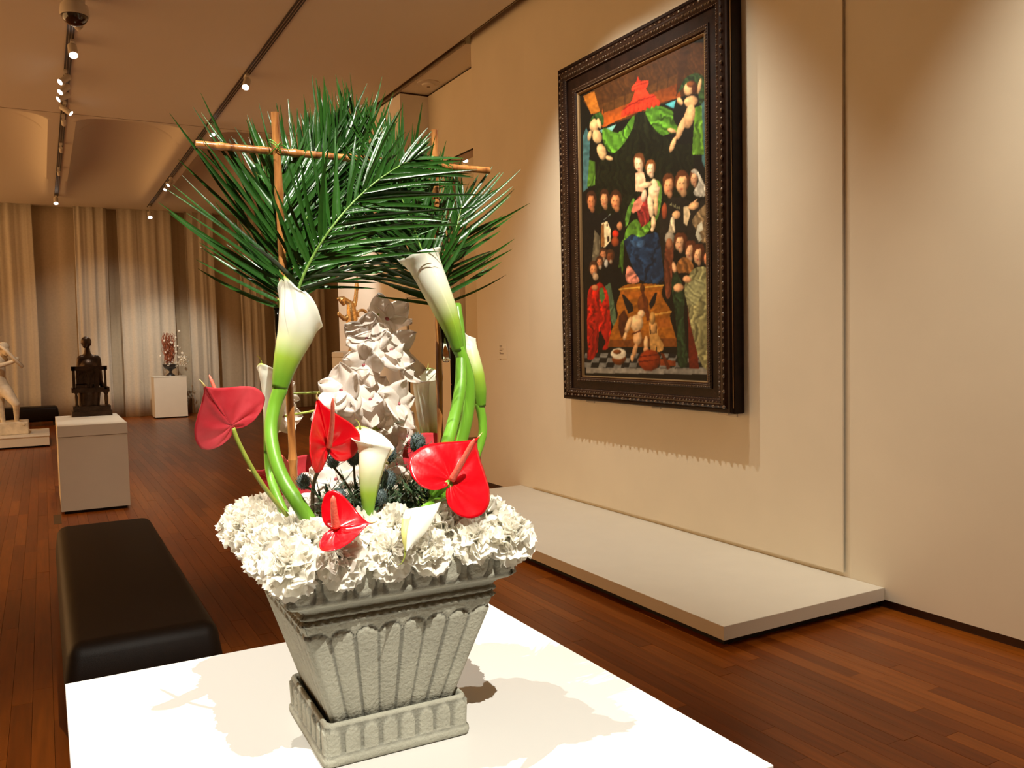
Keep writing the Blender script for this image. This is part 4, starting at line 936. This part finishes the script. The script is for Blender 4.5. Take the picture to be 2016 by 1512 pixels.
for half, n, z, tilt, zr in ((.194, 21, 1.262, .85, .006), (.150, 16, 1.282, .42, .006)):
    for k in range(n):
        s = (k+random.uniform(-.15, .15))/n*4 % 4; sd = int(s); u = (s-sd)*2-1
        loc = Vector((u*half, -half, 0)); nn = Vector((u*.7, -1, 0)).normalized()
        for v_ in (loc, nn): v_.rotate(Quaternion((0, 0, 1), sd*PI/2))
        p = Vector((PC.x+loc.x, PC.y+loc.y, z+random.uniform(-zr, zr)))
        place_carn(p, nn*tilt+Vector((random.uniform(-.15, .15), random.uniform(-.15, .15), 1-.35*tilt)), random.uniform(.92, 1.1))

# callas
def CG(s):
    ks = ((0, (0.17, 0.40, 0.025)), (.35, (0.42, 0.62, 0.06)), (.7, (0.86, 0.88, 0.50)), (1, (0.95, 0.93, 0.80)))
    return tuple(float(np.interp(s, [k[0] for k in ks], [k[1][i] for k in ks])) for i in range(3))
def calla(lab, cl_, tipdir, e0, stem=None, pexp=1.5, flare=0.25, gfrac=0.62, spad=True, wrap=1.06, srad=None):
    pts = P3(cl_); rad = [c[3]*mpp(c[2], c[0], c[1]) for c in cl_]
    t = thing('calla_lily', lab, 'flower', pts[0])
    S = spline(pts, 41); rs = [interp(np.linspace(0, 1, len(rad)), rad, k/40) for k in range(41)]
    td = Vector(tipdir)
    def fr(s):
        x = min(max(s, 0), 1)*40; i = min(int(x), 39); f = x-i
        c = S[i].lerp(S[i+1], f); tg = (S[min(i+2, 40)]-S[max(i-1, 0)]).normalized(); u = (td-tg*td.dot(tg)).normalized(); return c, tg, u, tg.cross(u), rs[i]*(1-f)+rs[i+1]*f
    def P(tt, v):
        th = (tt*2-1)*PI*wrap; e = e0+(1-e0)*((1+math.cos(th))/2)**pexp
        s = v*e; c, tg, u, w2, r = fr(s)
        sp = 1+0.10*(th/PI); lip = max(0, (v-.78)/.22)**2*flare*(1-0.75*((1+math.cos(th))/2)**6)
        rr = r*(sp+lip); pin = max(0, (s-.9)/.1); rr *= 1
        p = c+(u*math.cos(th)+w2*math.sin(th))*rr
        if v > .9: p += (u*math.cos(th)+w2*math.sin(th))*r*.04*math.sin(th*5)-tg*lip*r*.35
        g = min(1, max(0, (s-.02)/gfrac)); g = g*g*(3-2*g)
        if s > .955: g = min(g, max(.35, 1-(s-.955)/.045))
        g0 = (0.15, 0.36, 0.025) if s < .02 else None
        return p, (g0 or CG(g))
    b = MB(); b.grid(P, 49, 30); o = b.build('spathe', 'calla', t); solid(o, 0.0011)
    c, tg, u, w2, r = fr(1.0)
    tp = c+u*r; b = MB(); b.tube(spline([tp-tg*.006, tp+tg*.004, tp+tg*.010+u*.003, tp+tg*.013+u*.008], 8), [.0022, .0016, .0011, .0008, .0007, .0006, .0005, .0004], 6, cols=[(0.45, 0.48, 0.08)]*8).build('tip', 'calla', t)
    if spad:
        q = [fr(s_)[0] for s_ in np.linspace(.18, .68, 8)]; MB().tube(q, [.003, .0045, .005, .005, .0048, .0044, .0036, .002], 10).build('spadix', 'stem_olive', t)
    if stem:
        c0, c1 = cl_[0], cl_[1]; q0 = (c0[0]+(c1[0]-c0[0])*.22, c0[1]+(c1[1]-c0[1])*.22, c0[2], c0[3]*1.05)
        stem = [(c0[0]+(c1[0]-c0[0])*.3, c0[1]+(c1[1]-c0[1])*.3, c0[2], c0[3]*.9), (c0[0]+(c1[0]-c0[0])*.12, c0[1]+(c1[1]-c0[1])*.12, c0[2], c0[3]*1.05)]+[(a_[0], a_[1], a_[2], max(a_[3], c0[3]*1.04) if i_ == 0 else a_[3]) for i_, a_ in enumerate(stem)]
        sp_ = P3(stem); rr = [(srad if srad else s_[3])*mpp(s_[2], s_[0], s_[1]) for s_ in stem]; n = 40
        MB().tube(spline(sp_, n), [interp(np.linspace(0, 1, len(rr)), rr, k/(n-1)) for k in range(n)], 14).build('stem', 'stem', t)
    return t
calla('tall calla lily with white back and bright green throat in front of the left cane',
      [(550, 765, 1.42, 14), (558, 728, 1.42, 20), (569, 690, 1.42, 27), (581, 655, 1.42, 34), (587, 622, 1.42, 37), (589, 582, 1.43, 37), (590, 546, 1.43, 34)], (-1, -.35, 0), .62,
      [(551, 768, 1.42, 15), (540, 800, 1.42, 13), (533, 845, 1.41, 12.5), (540, 895, 1.39, 13), (558, 945, 1.37, 14), (583, 985, 1.35, 14.5), (612, 1030, 1.34, 15)], spad=False)
calla('slender calla lily behind the tall left one with its curled tip pointing up',
      [(528, 892, 1.54, 8), (533, 850, 1.54, 13), (538, 805, 1.54, 19), (540, 765, 1.54, 24), (538, 735, 1.54, 27), (536, 712, 1.54, 25)], (-1, -.4, 0), .70,
      [(528, 894, 1.54, 8), (531, 925, 1.53, 9), (541, 965, 1.50, 9), (562, 1015, 1.47, 9)], spad=False, gfrac=.5)
calla('highest calla lily at upper right opening towards the viewer under the right palm',
      [(903, 690, 1.40, 11), (893, 652, 1.40, 17), (878, 612, 1.40, 23), (860, 570, 1.40, 27), (842, 530, 1.41, 31), (829, 503, 1.42, 34), (823, 484, 1.43, 34)], (.15, 1, .35), .80,
      [(903, 688, 1.40, 12), (914, 715, 1.40, 12), (923, 755, 1.40, 12.5), (922, 805, 1.40, 12), (912, 855, 1.40, 12), (893, 920, 1.40, 12), (870, 1010, 1.40, 12)], flare=.3, gfrac=.6)
calla('open calla lily in the middle standing above the small thistles',
      [(726, 1024, 1.33, 8), (726, 990, 1.33, 13), (728, 955, 1.33, 19), (733, 918, 1.33, 25), (737, 885, 1.34, 30), (733, 855, 1.35, 33), (725, 826, 1.36, 33)], (-.3, 1, .2), .66,
      [(726, 1024, 1.33, 8), (724, 1050, 1.33, 8), (722, 1080, 1.34, 8)], flare=.32, gfrac=.62)
calla('calla lily with a tall folded opening just left of the right cane',
      [(846, 885, 1.56, 12), (845, 845, 1.56, 17), (842, 805, 1.56, 21), (841, 765, 1.56, 25), (841, 735, 1.56, 26), (842, 712, 1.57, 23)], (.5, 1, .2), .72,
      [(846, 885, 1.56, 12), (842, 930, 1.55, 11), (830, 1010, 1.5, 11)], flare=.3, gfrac=.35)
def hanging_calla():
    t = thing('calla_lily', 'calla lily hanging down over the front of the carnation collar', 'flower', at(850, 992, 1.33))
    L1 = spline(P3([(803, 1002, 1.25), (797, 1022, 1.235), (794, 1050, 1.22), (797, 1084, 1.212)]), 25)
    R1 = spline(P3([(868, 988, 1.27), (858, 1012, 1.245), (838, 1048, 1.225), (799, 1085, 1.210)]), 25)
    Lf = at(782, 1030, 1.225)-at(797, 1030, 1.232)
    def P(u, v):
        x = v*24; i = min(int(x), 23); f = x-i; a = L1[i].lerp(L1[i+1], f); c = R1[i].lerp(R1[i+1], f); wd = (c-a).length
        if u < .3:
            k = u/.3; th = (1-k)*PI*1.1; r = .0075*(1-v**3)*.9+.0006; p = a+Vector((-math.sin(th)*r, -.002-(1-math.cos(th))*r*.9, 0))+Vector((0, 0, 0)); col = tuple(q*(1-.0)+0 for q in (0.80, 0.76, 0.26)) if .02 < u < .22 and v > .25 else (0.95, 0.93, 0.8)
        elif u < .8:
            k = (u-.3)/.5; p = a.lerp(c, k)+Vector((0, -.006*math.sin(k*PI), 0)); col = (0.95, 0.93, 0.8)
        else:
            k = (u-.8)/.2; p = c+Vector((-.010*k, .020*k, -.016*k))*(1-v); col = (0.95, 0.93, 0.8)
        return p, col
    b = MB(); b.grid(P, 36, 25); solid(b.build('spathe', 'calla', t), .0009)
    tp = L1[-1]; MB().tube(spline([tp+Vector((0, 0, .004)), tp+Vector((-.001, -.002, -.008)), tp+Vector((-.007, -.003, -.018)), tp+Vector((-.012, -.002, -.020))], 12), [.0016*(1-.8*k/11) for k in range(12)], 6).build('tail', 'stem_olive', t)
    MB().tube(spline(P3([(835, 1000, 1.27), (858, 988, 1.31), (880, 985, 1.38), (890, 1010, 1.42)]), 14), .006, 10).build('stem', 'stem', t)
hanging_calla()
calla('narrow closed calla lily at far right striped by palm shadows',
      [(946, 800, 1.46, 9), (942, 768, 1.46, 14), (936, 735, 1.46, 15), (928, 700, 1.47, 14), (921, 668, 1.48, 11), (917, 645, 1.48, 6)], (-1, .3, 0), .8,
      [(944, 796, 1.46, 9), (950, 830, 1.46, 8.5), (948, 865, 1.46, 8.5), (925, 930, 1.46, 8), (890, 1010, 1.46, 8)], spad=False, gfrac=.9)
t = thing('flower_stem', 'thick bright green stem rising left of the darker calla stem at right', 'stem', at(880, 890, 1.37))
s_ = [(899, 600, 1.44, 9), (905, 650, 1.42, 10), (908, 705, 1.40, 11), (906, 765, 1.38, 12), (895, 820, 1.37, 12), (880, 875, 1.36, 13), (862, 940, 1.36, 13), (850, 1010, 1.38, 13)]
n = 40; rr = [q[3]*mpp(q[2], q[0], q[1]) for q in s_]
MB().tube(spline(P3(s_), n), [interp(np.linspace(0, 1, len(rr)), rr, k/(n-1)) for k in range(n)], 14).build('stem_shaft', 'stem', t)
ll = [(860, 905, 1.37), (835, 890, 1.38), (842, 860, 1.40)]

# anthuriums
def anthurium(lab, att, tip, nrm, L_mul=1.0, wid=1.0, cup=0.25, fold=0.0, m='red', spad=None, stem=None, tipm='calla', wave=.03, asym=0, srad=4.5, sm='stem_olive', sprad=7, lob=1.0):
    a0, t0 = at(*att), at(*tip); L_ = (t0-a0).length*L_mul; a = (t0-a0).normalized(); nn = Vector(nrm); nn = (nn-a*nn.dot(a)).normalized(); bb_ = nn.cross(a)
    t = thing('anthurium', lab, 'flower', a0)
    sd = random.random()*6
    def P(rho, tt):
        ph = tt*2*PI
        hx = 16*math.sin(ph)**3; hy = 13*math.cos(ph)-5*math.cos(2*ph)-2*math.cos(3*ph)-math.cos(4*ph)
        al = (5-hy)/22; al = al*lob if al < 0 else al; ac = hx/22*wid*(1+asym*(1 if hx > 0 else -1))
        c_al = .06; al2 = c_al+(al-c_al)*rho; ac2 = ac*rho
        vein = .013*math.cos(ph*9+rho*2.2)*rho*(1-rho)*4+.006*math.sin(ph*23+rho*9)*rho
        z = cup*ac2*ac2+fold*abs(ac2)-.10*al2*al2+wave*rho**3*math.sin(ph*3+sd)+vein+.02*(1-rho)*-1
        return a0+(a*al2+bb_*ac2+nn*z)*L_
    b = MB(); b.grid(P, 15, 73); o = b.build('spathe', m, t); solid(o, .0013, 1)
    tp = P(1, .5); tb = MB(); tb.tube(spline([tp-a*.004, tp+a*.003, tp+a*.008+nn*.003], 6), [.002, .0016, .0013, .001, .0007, .0004], 6, cols=[(.75, .6, .25)]*6).build('tip', tipm, t)
    base = a0+(a*.07)*L_+nn*.002
    if spad:
        e = at(*spad); d = (e-base); ln = d.length
        q = spline([base, base+d*.5+nn*.003, e], 18); r0 = sprad*mpp(spad[2], spad[0], spad[1])
        SP = MB(); SP.tube(q, [r0*(1-.45*k/17)*(1 if k < 16 else .7 if k < 17 else .3) for k in range(18)], 12).build('spadix', 'spadix', t)
    if stem:
        sp_ = P3(stem); rr = srad*mpp(stem[0][2], stem[0][0], stem[0][1])
        MB().tube(spline([a0-nn*.001]+sp_, 26), rr, 10).build('stem', sm, t)
    return t
anthurium('red anthurium far left seen from behind on a long thin stem', (458, 842, 1.34), (394, 752, 1.31), (.1, 1, -.2), 1.0, .92, .35, .02, 'red_back', (412, 738, 1.36), [(470, 872, 1.34), (498, 925, 1.34), (530, 972, 1.35), (565, 1015, 1.37)], sprad=5.5, asym=.13, lob=.45)
anthurium('red anthurium upright left of the middle calla with the spadix pointing up', (647, 886, 1.34), (632, 783, 1.33), (.55, -1, .05), 1.0, .95, .30, .10, 'red', (655, 784, 1.29), [(640, 905, 1.36), (618, 950, 1.38), (615, 1030, 1.40)], sprad=6.5, sm='stem_brown', srad=4)
anthurium('large glossy red anthurium at right facing the viewer', (884, 952, 1.28), (948, 856, 1.31), (-.1, -1, .32), 1.0, .96, -.15, .06, 'red', (934, 864, 1.24), [(870, 962, 1.32), (850, 985, 1.36), (830, 1010, 1.40)], wave=.045, sprad=7.5, srad=8, sm='stem')
anthurium('red anthurium lying low on the front carnations like a cup', (657, 1040, 1.245), (732, 1026, 1.215), (-.12, -.72, .75), 1.0, 1.22, .55, -.05, 'red', (656, 976, 1.23), [(660, 1052, 1.27), (670, 1060, 1.32)], wave=.05, sprad=9)
anthurium('pinkish red anthurium low behind the left cane', (600, 968, 1.56), (500, 926, 1.54), (-.15, -1, .35), 1.0, .85, .30, .0, 'red_back', (548, 892, 1.52), [(590, 985, 1.56), (600, 1020, 1.52)], sprad=9)
anthurium('red anthurium mostly hidden behind the glossy right one', (848, 925, 1.50), (925, 850, 1.52), (-.1, -1, .2), 1.0, .85, .2, .05, 'red_back', None, [(840, 950, 1.5), (830, 1010, 1.46)])
anthurium('small deep red anthurium between the left cane and the pale orchids', (620, 985, 1.50), (632, 915, 1.50), (-.3, -1, .3), 1.0, .8, .3, .05, 'red_back', None, [(622, 1000, 1.5), (624, 1030, 1.48)])

# orchids: one spray, flowers as parts, petals as sub-parts
def petal(b, c, d, n, L_, w_, ruf, curl, sd):
    d = Vector(d).normalized(); n = Vector(n); n = (n-d*n.dot(d)).normalized(); s_ = d.cross(n)
    def P(u, v):
        tq = v*2-1; wv = w_*math.sin(min(1, u*.95+.06)*PI)**.62*(1-.18*u)
        if u > .98: wv *= .35
        z = curl*u*u*L_+ruf*L_*(u**1.5)*math.sin(tq*5+sd+u*3)-.5*w_*tq*tq*math.sin(u*PI)*.5
        return c+d*(u*L_)+s_*(tq*wv)+n*z
    b.grid(P, 11, 11)
orchid = thing('orchid_spray', 'tall spray of pale white orchids with dark red hearts behind the middle calla', 'orchid', at(745, 1010, 1.5))
op = [(745, 1020, 1.5), (742, 930, 1.53), (735, 840, 1.54), (728, 770, 1.54), (733, 710, 1.54), (738, 650, 1.55), (750, 600, 1.56)]
MB().tube(spline(P3(op), 40), [.0042-.0018*k/39 for k in range(40)], 10).build('stem', 'stem_olive', orchid)
def orchid_flower(x, y, Y, r, nrm, rot, sd):
    c = at(x, y, Y); R0 = r*mpp(Y, x, y); nn = Vector(nrm).normalized(); up = Vector((0, 0, 1)); up = (up-nn*up.dot(nn)).normalized(); sx = up.cross(nn)
    rr = random.Random(sd)
    f = MB().lathe([(R0*.02, -R0*.05), (R0*.09, R0*.0), (R0*.07, R0*.10), (R0*.02, R0*.16)], c, 10, nn).build('flower', 'orchid_heart', orchid)
    for k in range(5):
        a = math.radians(rot+72*k+rr.uniform(-8, 8)); d = up*math.cos(a)+sx*math.sin(a)+nn*.22
        b = MB(); petal(b, c+nn*(.001*k), d, nn, R0*rr.uniform(.95, 1.15), R0*rr.uniform(.50, .66), rr.uniform(.09, .16), rr.uniform(-.45, .5), rr.uniform(0, 6)); o = b.build('petal', 'orchid', f); solid(o, .0006)
    b = MB(); a = math.radians(rot+180+36); d = up*math.cos(a)*.5+sx*math.sin(a)*.2+nn; petal(b, c+nn*R0*.03, d, up, R0*.55, R0*.36, .2, -.7, rr.uniform(0, 6)); b.build('lip', 'orchid', f)
    # pedicel
    best = min(spline(P3(op), 40), key=lambda q: (q-c+Vector((0, 0, -.03))).length)
    MB().tube(spline([best, (best+c)*.5-Vector((0, 0, .006)), c], 8), .0022, 8).build('pedicel', 'stem_olive', f)
for i, (x, y, Y, r, nrm, rot) in enumerate(((762, 628, 1.55, 50, (.4, .5, .5), 5), (722, 668, 1.51, 50, (-.4, -1, .3), 20), (768, 690, 1.50, 52, (.2, -1, .2), 50), (716, 718, 1.50, 46, (-.5, -1, -.2), 10), (795, 715, 1.51, 48, (.7, -1, .1), 30),
        (672, 770, 1.48, 50, (-.6, -.9, .5), 0), (728, 788, 1.49, 54, (-.1, -1, .3), 35), (782, 795, 1.47, 52, (.5, -1, 0), 15), (745, 845, 1.55, 50, (0, -1, .1), 60), (798, 858, 1.56, 46, (.4, -1, -.2), 25),
        (660, 820, 1.56, 44, (-.4, -1, -.3), 45), (662, 945, 1.49, 56, (-.4, -1, .5), 10), (704, 925, 1.54, 50, (0, -1, .4), 40), (628, 975, 1.50, 48, (-.5, -1, .4), 30), (778, 915, 1.58, 46, (.3, -1, .2), 5), (556, 820, 1.60, 38, (.2, -1, 0), 15), (560, 775, 1.61, 30, (.2, -1, .3), 50))):
    orchid_flower(x, y, Y, r, nrm, rot, i)

# thistles
def spiky_leaf(b, p, d, L_, w_, n=5, curl=None):
    d = Vector(d).normalized(); up = Vector((0, 0, 1)) if abs(d.z) < .9 else Vector((1, 0, 0)); s_ = d.cross(up).normalized(); cu = curl or Vector((0, 0, -.25))
    vs = []; fs = []
    for k in range(2*n+1):
        u = k/(2*n); ww = w_*(1-u)*(1.0 if k % 2 else .28)+.0002; c = p+d*(u*L_)+cu*(u*u*L_); vs += [c-s_*ww+d*(ww*.6 if k % 2 else 0), c+Vector((0, 0, .0006)), c+s_*ww+d*(ww*.6 if k % 2 else 0)]
    for k in range(2*n): a = k*3; fs += [(a, a+3, a+4, a+1), (a+1, a+4, a+5, a+2)]
    b.add(vs, fs)
def thistle(lab, x, y, Y, r, stem, nb_=12):
    c = at(x, y, Y); k1 = mpp(Y, x, y); R0 = r*k1; t = thing('thistle', lab, 'flower', c)
    b = MB(); b.lathe([(R0*.5, -R0*1.05), (R0*.85, -R0*.6), (R0*.92, 0), (R0*.8, R0*.6), (R0*.45, R0*1.0), (R0*.05, R0*1.12)], c, 16)
    N_ = 130
    for i in range(N_):
        h = 1-2*(i+.5)/N_; a = i*2.39996; rr = math.sqrt(1-h*h); d = Vector((rr*math.cos(a), rr*math.sin(a), h*1.15)); p = c+Vector((d.x*.9, d.y*.9, d.z))*R0
        q = d.normalized(); u = q.orthogonal().normalized(); v = q.cross(u); s_ = R0*.085
        b.add([p+u*s_, p-u*s_*.5+v*s_*.87, p-u*s_*.5-v*s_*.87, p+q*R0*.28], [(0, 1, 3), (1, 2, 3), (2, 0, 3)])
    b.build('head', 'thistle', t, smooth=False)
    b = MB()
    for k in range(nb_):
        a = 2*PI*k/nb_+random.uniform(-.2, .2); spiky_leaf(b, c-Vector((0, 0, R0*.9)), (math.cos(a), math.sin(a), random.uniform(.1, .8)), R0*random.uniform(1.9, 2.7), R0*.22, 4, Vector((0, 0, random.uniform(-.1, .5))))
    b.build('bracts', 'thistle_leaf', t, smooth=False)
    MB().tube(spline([c-Vector((0, 0, R0*.9))]+P3(stem), 14), .0021, 8).build('stem', 'stem_brown', t)
for a in (('blue-grey thistle highest on the right beside the folded calla', 822, 872, 1.42, 16, [(812, 920, 1.42), (795, 970, 1.42), (780, 1020, 1.42)]),
          ('blue-grey thistle peeking out right of the middle calla', 768, 893, 1.45, 13, [(762, 940, 1.45), (755, 1020, 1.45)]),
          ('blue-grey thistle just left of the middle calla under the red lobe', 696, 902, 1.42, 13, [(698, 940, 1.42), (704, 1020, 1.42)]),
          ('dark thistle tucked behind the upright red anthurium', 656, 908, 1.40, 12, [(680, 950, 1.40), (715, 1010, 1.40)]),
          ('large blue-grey thistle right of the middle calla', 764, 944, 1.38, 16, [(758, 985, 1.38), (750, 1030, 1.38)]),
          ('blue-grey thistle with pale bracts low beside the base of the middle calla', 748, 978, 1.35, 14, [(744, 1005, 1.35), (740, 1040, 1.35)]),
          ('blue-grey thistle low above the cup-shaped red anthurium', 668, 978, 1.36, 14, [(690, 1000, 1.38), (715, 1030, 1.4)]),
          ('blue-grey thistle at left touching the bamboo cane', 597, 948, 1.43, 13, [(618, 968, 1.42), (660, 1020, 1.42)])): thistle(*a)
t = thing('thistle_foliage', 'dark spiky green foliage filling the centre above the carnations', 'foliage', at(740, 1010, 1.42))
b = MB()
for i in range(520):
    x, y, Y = random.uniform(632, 862), random.gauss(988, 18), random.uniform(1.34, 1.60)
    if x > 800: y -= random.uniform(0, 25)
    spiky_leaf(b, at(x, y+12, Y), (random.gauss(0, 1), random.gauss(-.3, .8), random.uniform(.2, 1.6)), random.uniform(.025, .058), random.uniform(.004, .0085), 4, Vector((0, 0, random.uniform(-.4, .3))))
o = b.build('leaves', 'thistle_leaf', t, smooth=False); o['kind'] = 'stuff'
b = MB()
for i in range(50):
    x, y, Y = random.uniform(770, 880), random.gauss(925, 35), random.uniform(1.38, 1.5)
    spiky_leaf(b, at(x, y, Y), (random.gauss(0, 1), random.gauss(0, .6), random.gauss(.3, .6)), random.uniform(.02, .04), .0018, 4)
o = b.build('thin_bracts', 'thistle_leaf', t, smooth=False); o['kind'] = 'stuff'

# bamboo canes, ties, glass tubes
def cane(lab, p0, p1, r, nodes):
    t = thing('bamboo_cane', lab, 'bamboo stick', p0); L_ = (p1-p0).length; d = (p1-p0).normalized(); pr = []
    for k in range(61):
        s = k/60; bump_ = sum(.22*math.exp(-((s-nn)*L_/.004)**2) for nn in nodes); pr.append((r*(1+bump_)*(1+.03*math.sin(s*40)), s*L_))
    pr = sorted(pr+[(r*1.25, nn*L_) for nn in nodes], key=lambda q: q[1])
    b = MB(); b.lathe([(r*.55, .0004)]+pr+[(r*.55, L_-.0004)], p0, 16, d); return b.build('culm', 'bamboo', t, auto=50) and t
zt = 1.996
cane('upright bamboo cane left of the arrangement, bare tip above the palm', Vector((.380, 1.49, 1.25)), Vector((.361, 1.462, zt-.004)), .0068, (.11, .2, .40, .62, .82))
cane('upright bamboo cane right of the arrangement, bare tip above the palm', Vector((.6655, 1.50, 1.25)), Vector((.6545, 1.462, zt-.004)), .0062, (.15, .38, .6, .78))
cane('horizontal bamboo cane crossing behind the palm fronds', at(385, 284, 1.478), at(963, 336, 1.478), .0062, (.07, .30, .48, .70, .90))
for x, y, Y, lb_ in ((541, 292, 1.469, 'green wire tie at the left crossing of the bamboo canes'), (858, 323, 1.469, 'green wire tie at the right crossing of the bamboo canes')):
    c = at(x, y, Y); t = thing('wire_tie', lb_, 'tie', c); b = MB()
    for k in range(3):
        pts = []
        for j in range(25):
            a = 2*PI*j/24; s_ = (1 if k % 2 else -1); pts.append(c+Vector((math.cos(a)*.0095, math.sin(a)*.017, math.cos(a)*.011*s_+(k-1)*.002)))
        b.tube(pts, .0008, 6, cap=False)
    b.tube(spline([c, c+Vector((.012, -.012, .004)), c+Vector((.02, -.014, -.006))], 8), .0007, 6); b.build('wire_coil', 'wire', t)
for x0, y0, x1, y1, Y, lb_ in ((549, 606, 553, 700, 1.465, 'slim glass water tube on the left cane under the palm'), (872, 618, 879, 714, 1.465, 'slim glass water tube beside the right cane')):
    p0, p1 = at(x1, y1, Y), at(x0, y0, Y); L_ = (p1-p0).length; t = thing('water_tube', lb_, 'glass tube', p0); R0 = .0085
    pr = [(.001, 0)]+[(R0*math.sin(a), R0*(1-math.cos(a))) for a in np.linspace(.25, 1.57, 7)]+[(R0, L_), (R0*.85, L_)]+[(R0*.84, R0*.6)]+[(R0*.5, R0*.28), (.001, R0*.22)]
    MB().lathe(pr, p0, 24, (p1-p0)).build('tube', 'glass', t)
    MB().tube([p0+(p1-p0)*.35, p1+(p1-p0)*.2], .0022, 8).build('cut_stem', 'stem_olive', t)

# palm fronds
def frond(lab, path, n, L0, nrm, seed, droop=.10, amin=22, amax=58, s0=.1, left=1.0, right=1.0, splay=.18, rr=.0026, wid=.0038, cut=1.0):
    r = random.Random(seed); pts = spline(P3(path), 60); t = thing('palm_frond', lab, 'palm leaf', pts[0])
    MB().tube(pts, [rr*(1-.75*k/59) for k in range(60)], 8).build('rachis', 'rachis', t)
    N0 = Vector(nrm).normalized()
    for side in (-1, 1):
        for k in range(n):
            s = s0+(1-s0)*(k+r.uniform(-.25, .25)+.3)/n; s = min(max(s, 0), .995); i = int(s*58)
            p = pts[i]; T = (pts[i+1]-pts[max(i-1, 0)]).normalized(); Nn = (N0-T*N0.dot(T)).normalized(); S = T.cross(Nn)*side
            al = math.radians(amax+(amin-amax)*s**.8+r.uniform(-7, 7)); L_ = L0*(.72+.55*math.sin(PI*min(1, s*.9+.12)))*(1-.45*max(0, s-.7)/.3)*r.uniform(.85, 1.12)*(left if side < 0 else right)
            d = (T*math.cos(al)+S*math.sin(al)+Nn*r.uniform(-splay, splay*1.4)).normalized(); bend = (T*r.uniform(-.05, .22)+Vector((0, 0, -droop*r.uniform(.3, 1.6)))+Nn*r.uniform(-.12, .12))
            fl = (Nn-d*Nn.dot(d)).normalized(); tw = r.uniform(-.7, .7); fl.rotate(Quaternion(d, tw)); ww = d.cross(fl).normalized()
            vs = []; m = 8; W = wid*r.uniform(.8, 1.15)
            for j in range(m+1):
                u = j/m; c = p+d*(u*L_)+bend*(u*u*L_); w2 = W*min(1, u*7+.25)*(1-u**2.2)**.8+.0003
                vs += [c-ww*w2+fl*w2*.45, c, c+ww*w2+fl*w2*.45]
            fs = []
            for j in range(m): a = j*3; fs += [(a, a+3, a+4, a+1), (a+1, a+4, a+5, a+2)]
            MB().add(vs, fs).build('leaflet', 'leaf', t)
    return t
frond('front palm frond with a pale midrib arching from lower left to upper right', [(578, 604, 1.43), (592, 556, 1.42), (616, 505, 1.41), (648, 455, 1.40), (690, 404, 1.40), (740, 358, 1.40), (795, 322, 1.41), (835, 305, 1.42)], 34, .135, (.15, -1, .25), 1, droop=.16, amin=20, amax=62, right=1.25, left=.95, rr=.0030)
frond('left palm frond fanning its leaflets out to the left', [(555, 606, 1.47), (552, 540, 1.47), (549, 470, 1.475), (545, 400, 1.485), (541, 330, 1.50)], 31, .172, (-.1, -1, .1), 2, droop=.02, amin=22, amax=66, s0=.0, left=1.0, right=.85)
frond('palm frond leaning upper left behind the left cane', [(556, 600, 1.53), (562, 520, 1.54), (575, 440, 1.55), (592, 360, 1.56), (612, 290, 1.57)], 26, .15, (0, -1, 0), 3, droop=.0, amin=16, amax=50, s0=.05)
frond('palm frond forming the left part of the top crest', [(575, 590, 1.55), (610, 500, 1.56), (645, 410, 1.57), (668, 330, 1.57), (680, 262, 1.57)], 26, .13, (0, -1, 0), 4, droop=-.05, amin=12, amax=46, s0=.15)
frond('palm frond forming the right part of the top crest', [(848, 590, 1.56), (822, 500, 1.57), (795, 415, 1.57), (772, 340, 1.57), (755, 270, 1.57)], 26, .125, (0, -1, 0), 5, droop=-.05, amin=12, amax=46, s0=.15)
frond('right palm frond fanning its leaflets out to the right', [(868, 598, 1.46), (880, 535, 1.46), (892, 475, 1.47), (904, 425, 1.48), (914, 385, 1.49)], 26, .125, (.1, -1, .1), 6, droop=.02, amin=22, amax=60, s0=.0, right=1.1, left=.75)
frond('palm frond arching low from the right cane towards the middle', [(862, 600, 1.50), (835, 545, 1.49), (795, 500, 1.48), (750, 470, 1.48), (705, 452, 1.49)], 27, .12, (0, -1, .15), 7, droop=.10, amin=20, amax=58, s0=.0)
frond('palm frond upright behind the right cane', [(862, 590, 1.54), (850, 510, 1.54), (832, 430, 1.54), (818, 360, 1.54)], 22, .12, (0, -1, 0), 8, droop=.0, amin=18, amax=50, s0=.1)
frond('palm frond lying deep in the middle behind the pale midrib', [(600, 585, 1.52), (660, 500, 1.52), (720, 430, 1.52), (775, 380, 1.52), (820, 350, 1.52)], 26, .12, (0, -1, 0), 9, droop=.05, amin=22, amax=60, s0=.05)
frond('palm frond in front of the horizontal cane, left of the pale midrib', [(566, 600, 1.50), (580, 520, 1.515), (600, 440, 1.52), (628, 365, 1.53), (660, 300, 1.53)], 32, .14, (0, -1, .1), 12, droop=.03, amin=16, amax=56, s0=.05)
frond('palm frond in front of the horizontal cane, right of the pale midrib', [(855, 590, 1.46), (838, 520, 1.45), (815, 450, 1.45), (788, 385, 1.45), (755, 320, 1.46)], 30, .125, (0, -1, .1), 13, droop=.03, amin=16, amax=56, s0=.05)
frond('palm frond at the top left of the crest with thin upright leaflets', [(600, 560, 1.56), (615, 460, 1.57), (635, 370, 1.58), (650, 300, 1.58), (655, 250, 1.58)], 24, .12, (0, -1, 0), 14, droop=-.05, amin=10, amax=40, s0=.2)
frond('short palm frond at the very top standing straight up', [(700, 420, 1.60), (702, 360, 1.60), (704, 300, 1.60), (705, 250, 1.60)], 20, .115, (0, -1, 0), 10, droop=-.05, amin=8, amax=42, s0=.1)
print('CARN', placed)
